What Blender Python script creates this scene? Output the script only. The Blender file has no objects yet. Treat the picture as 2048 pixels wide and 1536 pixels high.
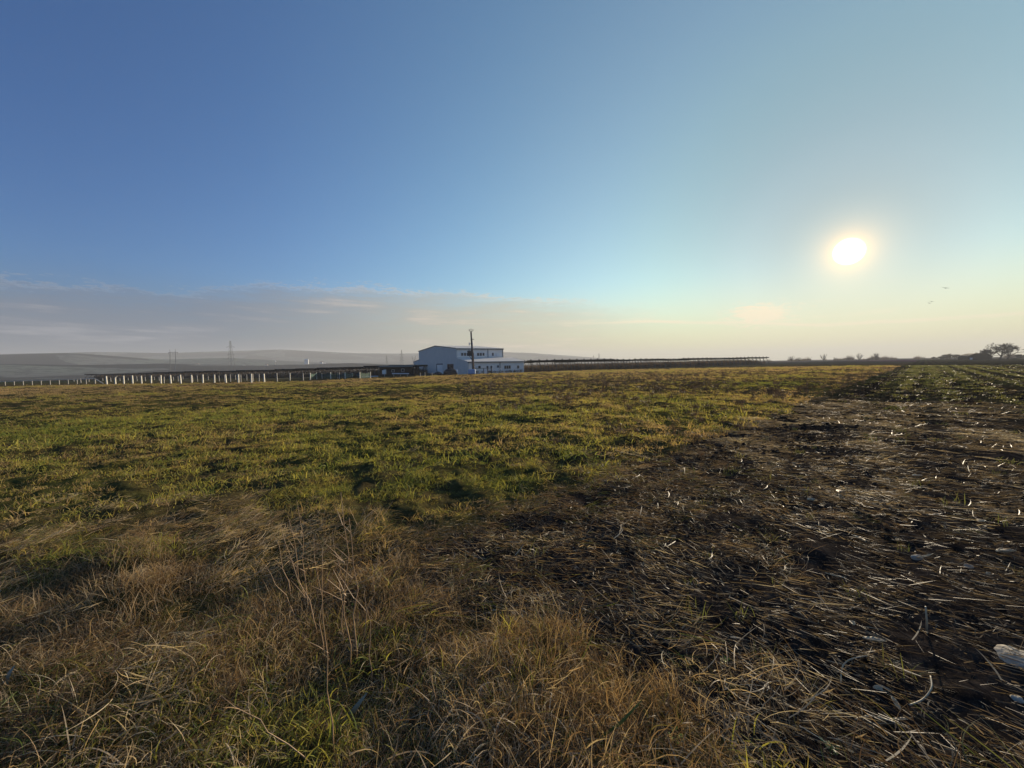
import bpy, math, random
import numpy as np
from mathutils import Vector, Matrix, noise as mnoise

R = math.radians
sc = bpy.context.scene
col = sc.collection
rng = np.random.default_rng(7)
rnd = random.Random(11)

# ------------------------------------------------------------------ camera
EYE = 1.6
F = 772.0                       # focal length in pixels of the 2048 wide photograph
PITCH, ROLL = 2.93, -0.92
cam_d = bpy.data.cameras.new('camera'); cam = bpy.data.objects.new('camera', cam_d); col.objects.link(cam)
cam_d.sensor_width = 36.0; cam_d.lens = 36.0 * F / 2048.0
cam_d.clip_start = 0.02; cam_d.clip_end = 20000
CM = Matrix.Rotation(R(90 - PITCH), 4, 'X') @ Matrix.Rotation(R(ROLL), 4, 'Z')
cam.matrix_world = Matrix.Translation((0, 0, EYE)) @ CM
sc.camera = cam
CM3 = CM.to_3x3(); CMI = CM3.transposed()
def ray(px, py):
    return (CM3 @ Vector(((px - 1024) / F, -(py - 768) / F, -1))).normalized()

# ------------------------------------------------------------------ sky, sun, exposure
SUN = ray(1698, 503)
SUN_EL = math.asin(SUN.z); SUN_AZ = math.atan2(SUN.x, SUN.y)
SKY_S = 0.10
w = bpy.data.worlds.new('World'); sc.world = w; w.use_nodes = True
nt = w.node_tree; nt.nodes.clear()
class NB:
    """tiny node builder"""
    def __init__(s, nt): s.nt = nt
    def n(s, typ, **kw):
        nd = s.nt.nodes.new(typ)
        for k, v in kw.items(): setattr(nd, k, v)
        return nd
    def put(s, sock, v):
        if isinstance(v, bpy.types.NodeSocket): s.nt.links.new(v, sock)
        elif v is not None:
            if isinstance(v, (tuple, list)) and len(v) == 3 and sock.type == 'RGBA': v = (*v, 1)
            sock.default_value = v
    def m(s, op, a, b=None, c=None, clamp=False):
        nd = s.n('ShaderNodeMath', operation=op, use_clamp=clamp)
        s.put(nd.inputs[0], a)
        if b is not None: s.put(nd.inputs[1], b)
        if c is not None: s.put(nd.inputs[2], c)
        return nd.outputs[0]
    def vm(s, op, a, b=None, out=0):
        nd = s.n('ShaderNodeVectorMath', operation=op)
        s.put(nd.inputs[0], a)
        if b is not None: s.put(nd.inputs[1], b)
        return nd.outputs[out]
    def mix(s, f, a, b, blend='MIX'):
        nd = s.n('ShaderNodeMix', data_type='RGBA', blend_type=blend, clamp_factor=True)
        s.put(nd.inputs[0], f); s.put(nd.inputs[6], a); s.put(nd.inputs[7], b)
        return nd.outputs[2]
    def step(s, v, lo, hi, a=0.0, b=1.0):
        nd = s.n('ShaderNodeMapRange', interpolation_type='SMOOTHSTEP')
        s.put(nd.inputs[0], v); s.put(nd.inputs[1], lo); s.put(nd.inputs[2], hi); s.put(nd.inputs[3], a); s.put(nd.inputs[4], b)
        return nd.outputs[0]
    def lin(s, v, lo, hi, a=0.0, b=1.0):
        nd = s.n('ShaderNodeMapRange')
        s.put(nd.inputs[0], v); s.put(nd.inputs[1], lo); s.put(nd.inputs[2], hi); s.put(nd.inputs[3], a); s.put(nd.inputs[4], b)
        return nd.outputs[0]
    def noise(s, vec, scale, detail=4, rough=.55, out=0, dist=0):
        nd = s.n('ShaderNodeTexNoise')
        s.put(nd.inputs['Vector'], vec); s.put(nd.inputs['Scale'], scale); s.put(nd.inputs['Detail'], detail)
        s.put(nd.inputs['Roughness'], rough); s.put(nd.inputs['Distortion'], dist)
        return nd.outputs[out]
    def ramp(s, v, pts, interp='LINEAR'):
        nd = s.n('ShaderNodeValToRGB'); cr = nd.color_ramp; cr.interpolation = interp
        while len(cr.elements) > 1: cr.elements.remove(cr.elements[-1])
        cr.elements[0].position = pts[0][0]; cr.elements[0].color = (*pts[0][1], 1)
        for p, c in pts[1:]:
            e = cr.elements.new(p); e.color = (*c, 1)
        s.put(nd.inputs[0], v)
        return nd.outputs[0]
b = NB(nt)
tc = b.n('ShaderNodeTexCoord').outputs['Generated']
dirn = b.vm('NORMALIZE', tc)
sep = b.n('ShaderNodeSeparateXYZ'); nt.links.new(dirn, sep.inputs[0])
el = b.m('ARCSINE', sep.outputs[2])
az = b.m('ARCTAN2', sep.outputs[0], sep.outputs[1])
sky = b.n('ShaderNodeTexSky', sky_type='NISHITA', sun_disc=False)
sky.sun_elevation = SUN_EL; sky.sun_rotation = SUN_AZ
sky.altitude = 100; sky.air_density = 1.0; sky.dust_density = 1.2; sky.ozone_density = 2.0
base = sky.outputs[0]
DEG = 57.29578
eld = b.m('MULTIPLY', el, DEG); azd = b.m('MULTIPLY', az, DEG)
cosun = b.vm('DOT_PRODUCT', dirn, tuple(SUN), out=1)
K = 1.0 / SKY_S
def ce(px, py):
    d = ray(px, py); return (math.degrees(math.atan2(d.x, d.y)), math.degrees(math.asin(d.z)))
# cloud bank low on the left, thinning towards the sun
cv = b.n('ShaderNodeCombineXYZ')
b.put(cv.inputs[0], b.m('MULTIPLY', azd, 0.17)); b.put(cv.inputs[1], b.m('MULTIPLY', eld, 0.75)); b.put(cv.inputs[2], 3.1)
wob = b.noise(cv.outputs[0], 1.0, 9, .66, dist=.5)
cv2 = b.n('ShaderNodeCombineXYZ')
b.put(cv2.inputs[0], b.m('MULTIPLY', azd, 0.06)); b.put(cv2.inputs[1], b.m('ADD', b.m('MULTIPLY', eld, 0.62), b.m('MULTIPLY', azd, .012))); b.put(cv2.inputs[2], 9.7)
stri = b.noise(cv2.outputs[0], 1.6, 7, .6)
edge = [ce(0, 556), ce(180, 566), ce(360, 580), ce(520, 564), ce(700, 568), ce(860, 580), ce(1000, 590), ce(1150, 600), ce(1290, 612), ce(1400, 650)]
AZ0, AZ1 = -180.0, 180.0
pts = [(0.0, (.085,) * 3), (.25, (.1,) * 3)] + [((a - AZ0) / 360, (e / 100,) * 3) for a, e in edge] + [(.66, (-0.02 + .02,) * 3), (.78, (.0,) * 3), (.9, (.05,) * 3), (1.0, (.085,) * 3)]
topc = b.n('ShaderNodeSeparateColor'); nt.links.new(b.ramp(b.lin(azd, AZ0, AZ1), pts), topc.inputs[0])
top = b.m('MULTIPLY', topc.outputs[0], 100)
wfine = b.noise(cv.outputs[0], 5.5, 7, .7, dist=.3)
dtop = b.m('SUBTRACT', b.m('ADD', b.m('ADD', top, b.m('MULTIPLY', b.m('SUBTRACT', wfine, .5), 4.2)), b.m('MULTIPLY', b.m('SUBTRACT', wob, .5), 3.8)), eld)
bank = b.m('ADD', b.m('MULTIPLY', b.step(dtop, -.02, .38), .55), b.m('MULTIPLY', b.step(dtop, .3, 2.6), .45))
bank = b.m('MULTIPLY', bank, b.lin(stri, .32, .66, .50, 1.0))
bank = b.m('MULTIPLY', bank, b.step(azd, ce(980, 600)[0], ce(1420, 600)[0], 1.0, 0.0))
warm = b.step(cosun, .15, .93)
ccol = b.mix(warm, (.155 * K, .19 * K, .27 * K), (.66 * K, .59 * K, .43 * K))
rim = b.m('MAXIMUM', b.m('MULTIPLY', b.step(dtop, .8, .1), b.step(dtop, -.1, .2)), b.m('MULTIPLY', b.step(stri, .50, .70), .55))
ccol = b.mix(b.m('MULTIPLY', rim, .9), ccol, b.mix(warm, (.46 * K, .46 * K, .50 * K), (1.1 * K, .88 * K, .66 * K)))
# thin haze veil near the horizon
veil = b.m('MULTIPLY', b.step(eld, 12.0, 0.0), .85)
vcol = b.mix(warm, (.08 * K, .115 * K, .185 * K), (.74 * K, .64 * K, .34 * K))
# grade of the clear sky: paler towards the sun
ang = b.m('ARCCOSINE', b.m('MINIMUM', cosun, .9999999))
ad = b.m('MULTIPLY', ang, DEG)
TN = [(0, (.12, .19, .28)), (6, (.18, .29, .41)), (10, (.26, .41, .55)), (15, (.37, .60, .73)), (21, (.60, .95, 1.03)),
    (28, (.86, 1.25, 1.33)), (36, (1.04, 1.42, 1.48)), (46, (1.02, 1.47, 1.62)), (58, (.90, 1.36, 1.70)), (70, (.66, 1.15, 1.70)), (88, (.34, .80, 1.42)), (180, (.34, .80, 1.42))]
tone = b.ramp(b.m('DIVIDE', ad, 180), [(p / 180, tuple(v / 2 for v in c)) for p, c in TN], 'B_SPLINE')
clear = b.mix(1.0, base, b.vm('SCALE', tone), 'MULTIPLY')
[n for n in nt.nodes if n.bl_idname == 'ShaderNodeVectorMath' and n.operation == 'SCALE'][-1].inputs['Scale'].default_value = 2.0
c1 = b.mix(veil, clear, vcol)
c2 = b.mix(b.m('MULTIPLY', bank, .92), c1, ccol)
# long thin streak and the small patch over it
lp = [ce(1080, 648), ce(1300, 643), ce(1500, 645), ce(1640, 650), ce(1800, 642), ce(2048, 628)]
pts = [(0, (.03,) * 3)] + [((a - AZ0) / 360, (e / 100,) * 3) for a, e in lp] + [(1, (.08,) * 3)]
sl = b.n('ShaderNodeSeparateColor'); nt.links.new(b.ramp(b.lin(azd, AZ0, AZ1), pts), sl.inputs[0])
dl = b.m('ABSOLUTE', b.m('SUBTRACT', b.m('ADD', b.m('MULTIPLY', sl.outputs[0], 100), b.m('MULTIPLY', b.m('SUBTRACT', wob, .5), .8)), eld))
streak = b.m('MULTIPLY', b.step(dl, .34, 0.0), b.step(azd, ce(1050, 640)[0], ce(1300, 640)[0]))
streak = b.m('MULTIPLY', streak, b.lin(stri, .3, .65, .2, .85))
pa, pe = ce(1520, 628)
dx = b.m('MULTIPLY', b.m('SUBTRACT', azd, pa), .22); dy = b.m('MULTIPLY', b.m('SUBTRACT', eld, pe), .62)
rr = b.m('SQRT', b.m('ADD', b.m('MULTIPLY', dx, dx), b.m('MULTIPLY', dy, dy)))
patch = b.m('MULTIPLY', b.step(b.m('ADD', b.m('ADD', rr, b.m('MULTIPLY', b.m('SUBTRACT', wfine, .5), 2.6)), b.m('MULTIPLY', b.m('SUBTRACT', wob, .5), 2.2)), 1.0, .35), .9)
cirr = b.m('MULTIPLY', b.m('MULTIPLY', b.step(stri, .54, .74), b.step(wob, .42, .62)), b.m('MULTIPLY', b.step(eld, 1.0, 3.0), b.step(eld, 9.5, 6.0)))
wisp = b.m('MAXIMUM', b.m('MAXIMUM', streak, patch), b.m('MULTIPLY', b.m('MULTIPLY', cirr, .30), b.step(azd, -25, 5)))
c3 = b.mix(wisp, c2, (1.12 * K, .96 * K, .68 * K))
# the sun itself with the glow of the hazy air round it
glow = b.m('EXPONENT', b.m('MULTIPLY', ad, -.16))
c4 = b.mix(1.0, c3, b.mix(glow, (0, 0, 0), (.10 * K, .09 * K, .05 * K)), 'ADD')
mid = b.m('EXPONENT', b.m('MULTIPLY', ad, -.42))
c4 = b.mix(1.0, c4, b.mix(mid, (0, 0, 0), (.40 * K, .28 * K, .10 * K)), 'ADD')
halo = b.m('EXPONENT', b.m('MULTIPLY', ad, -.95))
c5 = b.mix(1.0, c4, b.mix(halo, (0, 0, 0), (2.4 * K, 1.15 * K, .20 * K)), 'ADD')
disc = b.step(ad, 1.5, .8)
c6 = b.mix(disc, c5, (7 * K, 6.5 * K, 5.2 * K))
bg = b.n('ShaderNodeBackground'); nt.links.new(c6, bg.inputs[0]); bg.inputs[1].default_value = SKY_S / 1.366
wo = b.n('ShaderNodeOutputWorld'); nt.links.new(bg.outputs[0], wo.inputs[0])

sl_d = bpy.data.lights.new('sun', 'SUN'); sl_d.energy = 5.0; sl_d.angle = R(.6); sl_d.color = (1.0, .83, .60)
sl_o = bpy.data.objects.new('sun', sl_d); col.objects.link(sl_o)
sl_o.rotation_euler = SUN.to_track_quat('Z', 'Y').to_euler()
vs = sc.view_settings; sc.display_settings.display_device = 'sRGB'
vs.view_transform = 'Standard'; vs.look = 'None'; vs.gamma = 1; vs.exposure = 0.45; vs.use_curve_mapping = False
sc.render.engine = 'CYCLES'
sc.cycles.max_bounces = 6; sc.cycles.transparent_max_bounces = 12
sc.cycles.diffuse_bounces = 3; sc.cycles.transmission_bounces = 4
sc.cycles.sample_clamp_indirect = 4.0

# ------------------------------------------------------------------ terrain
def sst(x, a, b_):
    t = np.clip((x - a) / (b_ - a), 0, 1); return t * t * (3 - 2 * t)
def vnoise(x, y, seed=0):
    xi = np.floor(x).astype(np.int64); yi = np.floor(y).astype(np.int64)
    fx = x - xi; fy = y - yi; fx = fx * fx * (3 - 2 * fx); fy = fy * fy * (3 - 2 * fy)
    def h(i, j):
        v = (i * 374761393 + j * 668265263 + seed * 974634777) & 0x7fffffff
        v = ((v ^ (v >> 13)) * 1274126177) & 0x7fffffff
        return ((v ^ (v >> 16)) & 0xffff) / 65535.0
    a = h(xi, yi); b_ = h(xi + 1, yi); c = h(xi, yi + 1); d = h(xi + 1, yi + 1)
    return (a + (b_ - a) * fx) * (1 - fy) + (c + (d - c) * fx) * fy - .5
def fbm(x, y, seed=0, o=4):
    s = 0; a = 1.0
    for k in range(o):
        s = s + a * vnoise(x * 2 ** k + 17.3 * k, y * 2 ** k - 9.1 * k, seed + k); a *= .5
    return s
def border(X, Y):            # metres on the meadow side of the edge of the stubble
    wobb = .30 * fbm(X * .6, Y * .6, 5, 3) * np.clip(Y / 6, .5, 1.3)
    return (1.07 * Y - 4.5 - X) / 1.465 + wobb
def verge(X, Y):             # positive inside the strip of long dry grass next to the camera
    yv = np.where(X > -1, 2.15 - .72 * X, 2.87 + (-X - 1) * .16)
    return yv + .7 * fbm(X * 1.1, Y * 1.1, 9, 3) - Y
def terr(X, Y, fine=True):
    X = np.asarray(X, float); Y = np.asarray(Y, float)
    azd_ = np.degrees(np.arctan2(X, Y))
    s = np.interp(azd_, [-180, -90, -48, -32, -6, 25, 42, 180], [0, -.011, -.0128, -.0140, -.0074, -.0018, 0, 0])
    z = s * np.maximum(Y, 0)
    z = 4 * np.tanh(z / 4)
    r = np.hypot(X, Y)
    if fine:
        bd = border(X, Y); me = sst(bd, -.15, .35); ve = sst(verge(X, Y), -.2, .4)
        z = z + .07 * me * (1 - ve)
        near = np.clip(1.3 - r / 120, 0, 1)
        lum = .09 * fbm(X * .7, Y * .7, 21, 3) + .13 * fbm(X * 2.6, Y * 2.6, 31, 3)
        z = z + near * me * lum
        rows = np.sin((X - 1.07 * Y) / 1.465 * 2 * math.pi / .75)
        rows2 = np.sin((X - 1.07 * Y) / 1.465 * 2 * math.pi / 1.5 + .6)
        z = z + near * (1 - me) * (1 - ve) * (.05 * rows2 * sst(r, 9, 24) + .026 * rows + .05 * fbm(X * 3.2, Y * 3.2, 41, 4) + .06 * fbm(X * .6, Y * .6, 43, 2))
        z = z + ve * (.10 * fbm(X * 1.6, Y * 1.6, 51, 4))
    z = z + .35 * fbm(X * .02, Y * .02, 61, 2) * sst(r, 25, 90)
    return z
def tz(x, y): return float(terr(np.array([x]), np.array([y]))[0])
def hit(px, py):
    d = ray(px, py); T = .8 * 1.004 ** np.arange(1500)
    Zt = terr(d.x * T, d.y * T); k = int(np.argmax(EYE + d.z * T <= Zt))
    return Vector((d.x * T[k], d.y * T[k], float(Zt[k])))
def at(px, py, depth):       # the point seen at a pixel, at a given depth along +Y
    d = ray(px, py); return Vector((0, 0, EYE)) + d * (depth / d.y)

# ------------------------------------------------------------------ helpers
def tag(o, label=None, cat=None, group=None, kind=None):
    if label: o['label'] = label
    if cat: o['category'] = cat
    if group: o['group'] = group
    if kind: o['kind'] = kind
    return o
def link(o, parent=None):
    col.objects.link(o)
    if parent is not None: o.parent = parent
    return o
def empty(name, loc, label, cat, group=None, rz=0):
    o = bpy.data.objects.new(name, None); o.empty_display_size = .2
    o.location = loc; o.rotation_euler = (0, 0, rz)
    return tag(link(o), label, cat, group)
class MB:
    def __init__(s): s.v = []; s.f = []
    def quad(s, a, b_, c, d):
        n = len(s.v); s.v += [tuple(a), tuple(b_), tuple(c), tuple(d)]; s.f.append((n, n + 1, n + 2, n + 3))
    def prism(s, poly, ext):
        n = len(s.v); m = len(poly); ext = Vector(ext)
        s.v += [tuple(Vector(p)) for p in poly] + [tuple(Vector(p) + ext) for p in poly]
        s.f.append(tuple(range(n, n + m))[::-1]); s.f.append(tuple(range(n + m, n + 2 * m)))
        for i in range(m):
            j = (i + 1) % m; s.f.append((n + i, n + j, n + m + j, n + m + i))
    def box(s, c, size, mat=None):
        x, y, z = [q / 2 for q in size]; c = Vector(c); n = len(s.v)
        for dx_, dy_, dz in ((-x, -y, -z), (x, -y, -z), (x, y, -z), (-x, y, -z), (-x, -y, z), (x, -y, z), (x, y, z), (-x, y, z)):
            p = Vector((dx_, dy_, dz))
            if mat: p = mat @ p
            s.v.append(tuple(c + p))
        s.f += [tuple(n + k for k in q) for q in ((3, 2, 1, 0), (4, 5, 6, 7), (0, 1, 5, 4), (1, 2, 6, 5), (2, 3, 7, 6), (3, 0, 4, 7))]
    def tube(s, pts, rad, n=6, cap=True):
        pts = [Vector(p) for p in pts]
        if not isinstance(rad, (list, tuple)): rad = [rad] * len(pts)
        st = len(s.v)
        for i, p in enumerate(pts):
            t = (pts[min(i + 1, len(pts) - 1)] - pts[max(i - 1, 0)]).normalized()
            a = t.orthogonal().normalized() if i == 0 else (a - t * a.dot(t)).normalized()
            c = t.cross(a)
            for k in range(n):
                q = 2 * math.pi * k / n
                s.v.append(tuple(p + (a * math.cos(q) + c * math.sin(q)) * rad[i]))
        for i in range(len(pts) - 1):
            for k in range(n):
                k2 = (k + 1) % n
                s.f.append((st + i * n + k, st + i * n + k2, st + (i + 1) * n + k2, st + (i + 1) * n + k))
        if cap:
            s.f.append(tuple(st + k for k in range(n))[::-1]); s.f.append(tuple(st + (len(pts) - 1) * n + k for k in range(n)))
    def mesh(s, name, mat):
        me = bpy.data.meshes.new(name); me.from_pydata(s.v, [], s.f); me.update()
        if mat: me.materials.append(mat)
        return me
    def obj(s, name, mat, parent=None, smooth=False):
        me = s.mesh(name, mat); o = bpy.data.objects.new(name, me)
        if smooth: me.shade_smooth()
        return link(o, parent)
def copy_tree(o, parent=None):
    c = o.copy(); link(c, parent)
    for ch in list(o.children): copy_tree(ch, c)
    return c

def mat_simple(name, colr, rough=.8, spec=.3, var=.18, scale=3.0, metal=0.0, bump=0.0):
    m = bpy.data.materials.new(name); m.use_nodes = True; t = m.node_tree; q = NB(t)
    bs = t.nodes['Principled BSDF']
    pos = q.n('ShaderNodeNewGeometry').outputs['Position']
    nz = q.noise(pos, scale, 5, .6)
    f = q.lin(nz, .3, .7, 1 - var, 1 + var)
    c = q.mix(1.0, colr, q.n('ShaderNodeCombineColor').outputs[0], 'MULTIPLY')
    cc = t.nodes[-1] if False else None
    comb = [n for n in t.nodes if n.bl_idname == 'ShaderNodeCombineColor'][0]
    for i in range(3): t.links.new(f, comb.inputs[i])
    t.links.new(c, bs.inputs['Base Color'])
    bs.inputs['Roughness'].default_value = rough; bs.inputs['Specular IOR Level'].default_value = spec
    bs.inputs['Metallic'].default_value = metal
    if bump:
        bp = q.n('ShaderNodeBump'); bp.inputs['Strength'].default_value = bump; bp.inputs['Distance'].default_value = .02
        t.links.new(nz, bp.inputs['Height']); t.links.new(bp.outputs[0], bs.inputs['Normal'])
    return m

# ------------------------------------------------------------------ ground
def ground_mat(name, kind):
    m = bpy.data.materials.new(name); m.use_nodes = True; t = m.node_tree; q = NB(t); bs = t.nodes['Principled BSDF']
    pos = q.n('ShaderNodeNewGeometry').outputs['Position']
    n1 = q.noise(pos, 9.0, 8, .65); n2 = q.noise(pos, .35, 5, .6); n3 = q.noise(pos, .045, 5, .6)
    n4 = q.noise(pos, 55.0, 4, .7)
    if kind == 'meadow':
        a = q.ramp(n1, [(.3, (.030, .022, .011)), (.5, (.070, .054, .024)), (.7, (.12, .095, .04))])
        g = q.ramp(n1, [(.3, (.036, .034, .011)), (.7, (.11, .105, .030))])
        c = q.mix(q.step(n2, .42, .6), a, g)
        far = q.ramp(n3, [(.35, (.075, .050, .028)), (.5, (.062, .052, .024)), (.65, (.085, .060, .032))])
        r = q.vm('LENGTH', pos, out=1)
        c = q.mix(q.step(r, 30, 70), c, q.mix(q.lin(n2, .35, .65, .3, .9), c, far))
        # faded field pattern of the plain
        n5 = q.n('ShaderNodeTexVoronoi'); n5.inputs['Scale'].default_value = .006; q.put(n5.inputs['Vector'], pos)
        pl = q.mix(.5, n5.outputs['Color'], (.5, .5, .5))
        pl = q.mix(1.0, (.085, .085, .065), pl, 'MULTIPLY')
        c = q.mix(q.step(r, 110, 220), c, pl)
    else:
        a = q.ramp(n1, [(.3, (.011, .0090, .0080)), (.5, (.026, .021, .0185)), (.72, (.060, .049, .040))])
        st = q.ramp(n4, [(.55, (0, 0, 0)), (.70, (1, 1, 1))])
        c = q.mix(q.m('MULTIPLY', q.n('ShaderNodeSeparateColor').outputs[0], .22), a, (.16, .12, .075))
        t.links.new(st, [n for n in t.nodes if n.bl_idname == 'ShaderNodeSeparateColor'][0].inputs[0])
        r = q.vm('LENGTH', pos, out=1)
        # drilled rows, greener in the far strip
        sp = q.n('ShaderNodeSeparateXYZ'); t.links.new(pos, sp.inputs[0])
        u = q.m('DIVIDE', q.m('SUBTRACT', sp.outputs[0], q.m('MULTIPLY', sp.outputs[1], 1.07)), 1.465)
        rw = q.m('SINE', q.m('MULTIPLY', q.m('ADD', u, q.m('MULTIPLY', n2, .3)), 2 * math.pi / 1.5))
        far = q.mix(q.lin(rw, -.6, .8), (.012, .009, .007), (.036, .038, .013))
        far = q.mix(q.m('MULTIPLY', q.step(n3, .42, .6), .7), far, (.026, .020, .014))
        c = q.mix(q.step(r, 9, 32), c, q.mix(.9, c, far))
    t.links.new(c, bs.inputs['Base Color']); bs.inputs['Roughness'].default_value = .95
    bs.inputs['Specular IOR Level'].default_value = 0.0
    bp = q.n('ShaderNodeBump'); bp.inputs['Strength'].default_value = .8; bp.inputs['Distance'].default_value = .03
    t.links.new(n1, bp.inputs['Height']); t.links.new(bp.outputs[0], bs.inputs['Normal'])
    return m
rings = [.0]; r_ = .35
while r_ < 4000:
    rings.append(r_); r_ *= 1.0145 if r_ < 150 else 1.05
rings.append(4000.)
azs = np.concatenate([np.linspace(-70, 70, 521), np.linspace(70, 290, 46)[1:-1]])
rings = np.array(rings); NR, NA = len(rings), len(azs)
A, RR = np.meshgrid(np.radians(azs), rings)
GX = RR * np.sin(A); GY = RR * np.cos(A); GZ = terr(GX, GY)
far_drop = sst(RR, 130, 900) * 4.0 * sst(-np.degrees(A) + 0.0, -20, 20)
GZ = GZ - np.where(np.degrees(A) <= 70, far_drop, 0) * (np.degrees(A) < 70)
V = np.stack([GX, GY, GZ], -1).reshape(-1, 3)
i, j = np.meshgrid(np.arange(NR - 1), np.arange(NA), indexing='ij'); j2 = (j + 1) % NA
FQ = np.stack([i * NA + j, (i + 1) * NA + j, (i + 1) * NA + j2, i * NA + j2], -1).reshape(-1, 4)[:, ::-1]
cen = V[FQ].mean(1)
isst = (border(cen[:, 0], cen[:, 1]) < 0) & (verge(cen[:, 0], cen[:, 1]) < 0) & (cen[:, 1] > 0)
def np_mesh(name, V, Fq, mat, smooth=True, attrs=None):
    used, inv = np.unique(Fq, return_inverse=True)
    V = V[used]; Fq = inv.reshape(Fq.shape)
    me = bpy.data.meshes.new(name); k = Fq.shape[1]
    me.vertices.add(len(V)); me.vertices.foreach_set('co', V.astype(np.float32).ravel())
    me.loops.add(Fq.size); me.loops.foreach_set('vertex_index', Fq.astype(np.int32).ravel())
    me.polygons.add(len(Fq)); me.polygons.foreach_set('loop_start', np.arange(0, Fq.size, k, dtype=np.int32))
    me.polygons.foreach_set('loop_total', np.full(len(Fq), k, np.int32))
    me.materials.append(mat); me.update(calc_edges=True)
    if attrs:
        for nme, arr in attrs.items():
            at_ = me.attributes.new(nme, 'FLOAT', 'POINT'); at_.data.foreach_set('value', arr[used].astype(np.float32))
    if smooth: me.shade_smooth()
    return me
M_meadow = ground_mat('meadow_soil', 'meadow'); M_stub = ground_mat('field_soil', 'stubble')
g1 = link(bpy.data.objects.new('ground', np_mesh('ground', V, FQ[~isst], M_meadow))); tag(g1, kind='structure')
g2 = link(bpy.data.objects.new('stubble_field', np_mesh('stubble_field', V, FQ[isst], M_stub))); tag(g2, kind='structure')

# ------------------------------------------------------------------ hills
def hill_mat():
    m = bpy.data.materials.new('hill_land'); m.use_nodes = True; t = m.node_tree; q = NB(t); bs = t.nodes['Principled BSDF']
    pos = q.n('ShaderNodeNewGeometry').outputs['Position']
    vo = q.n('ShaderNodeTexVoronoi'); vo.inputs['Scale'].default_value = .0062
    q.put(vo.inputs['Vector'], q.vm('ADD', pos, q.vm('MULTIPLY', q.noise(pos, .004, 3, .5, out=1), (160, 160, 0))))
    n = q.noise(pos, .006, 5, .6); n2 = q.noise(pos, .05, 5, .7)
    wood = q.mix(n2, (.006, .010, .015), (.028, .033, .038))
    fld = q.mix(q.step(n, .4, .6), (.13, .135, .125), (.14, .165, .13))
    sc_ = q.n('ShaderNodeSeparateColor'); t.links.new(vo.outputs['Color'], sc_.inputs[0])
    c = q.mix(q.step(sc_.outputs[0], .50, .56), wood, fld); c = q.mix(q.m('MULTIPLY', q.step(n2, .48, .58), .6), c, wood)
    t.links.new(c, bs.inputs['Base Color']); bs.inputs['Roughness'].default_value = 1; bs.inputs['Specular IOR Level'].default_value = 0
    return m
M_hill = hill_mat()
def ridge(name, prof, dist, width, foot, seed, rough=1.0):
    # prof: pixels of the crest line -> azimuth, height at that distance
    az_, h_ = [], []
    for px, py in prof:
        d = ray(px, py); a = math.atan2(d.x, d.y); az_.append(a); h_.append(EYE + dist * d.z / math.hypot(d.x, d.y))
    a = np.linspace(az_[0], az_[-1], 420); h = np.interp(a, az_, h_)
    k = np.ones(9) / 9; h = np.convolve(np.pad(h, 4, 'edge'), k, 'valid')
    t = np.linspace(-1, 1, 28)
    AA, T = np.meshgrid(a, t)
    prof_t = np.where(T < 0, sst(T, -1, 0) ** 1.25, 1 - .6 * sst(T, 0, 1))
    r = dist + T * width
    X = r * np.sin(AA); Y = r * np.cos(AA)
    Z = foot + (h[None, :] - foot) * prof_t + rough * (fbm(X * .004, Y * .004, seed, 5)) * 9 * prof_t * (1 - .5 * (np.abs(T) < .12))
    Vv = np.stack([X, Y, Z], -1).reshape(-1, 3); n_, m_ = X.shape
    i, j = np.meshgrid(np.arange(n_ - 1), np.arange(m_ - 1), indexing='ij')
    Fv = np.stack([i * m_ + j, i * m_ + j + 1, (i + 1) * m_ + j + 1, (i + 1) * m_ + j], -1).reshape(-1, 4)
    o = link(bpy.data.objects.new(name, np_mesh(name, Vv, Fv, M_hill))); tag(o, kind='structure')
ridge('hills', [(-420, 722), (-200, 712), (-60, 710), (60, 707), (190, 704), (330, 706), (440, 703), (560, 699), (640, 703), (720, 707), (800, 707), (880, 706), (960, 703), (1060, 706), (1130, 711), (1200, 716), (1300, 722), (1420, 727)], 2700, 800, -12, 70, .35)
ridge('near_hills', [(-420, 716), (-250, 712), (-80, 713), (30, 709), (150, 706), (230, 712), (330, 719), (460, 716), (560, 721), (680, 727), (800, 730), (900, 733)], 1500, 500, -9, 80, .45)
ridge('low_hills', [(-420, 735), (-200, 731), (0, 728), (150, 730), (330, 727), (520, 731), (700, 726), (820, 730), (960, 735)], 950, 300, -7, 90, .25)

# ------------------------------------------------------------------ haze
hb = MB(); hb.box((0, 1000, 60), (8100, 8100, 136))
HZ = bpy.data.materials.new('haze'); HZ.use_nodes = True; t = HZ.node_tree; t.nodes.clear()
pv = t.nodes.new('ShaderNodeVolumePrincipled'); ho = t.nodes.new('ShaderNodeOutputMaterial')
pv.inputs['Color'].default_value = (.86, .88, .90, 1); pv.inputs['Density'].default_value = .00038; pv.inputs['Anisotropy'].default_value = .14
t.links.new(pv.outputs[0], ho.inputs['Volume'])
hz = hb.obj('haze', HZ); tag(hz, kind='stuff')

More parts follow.
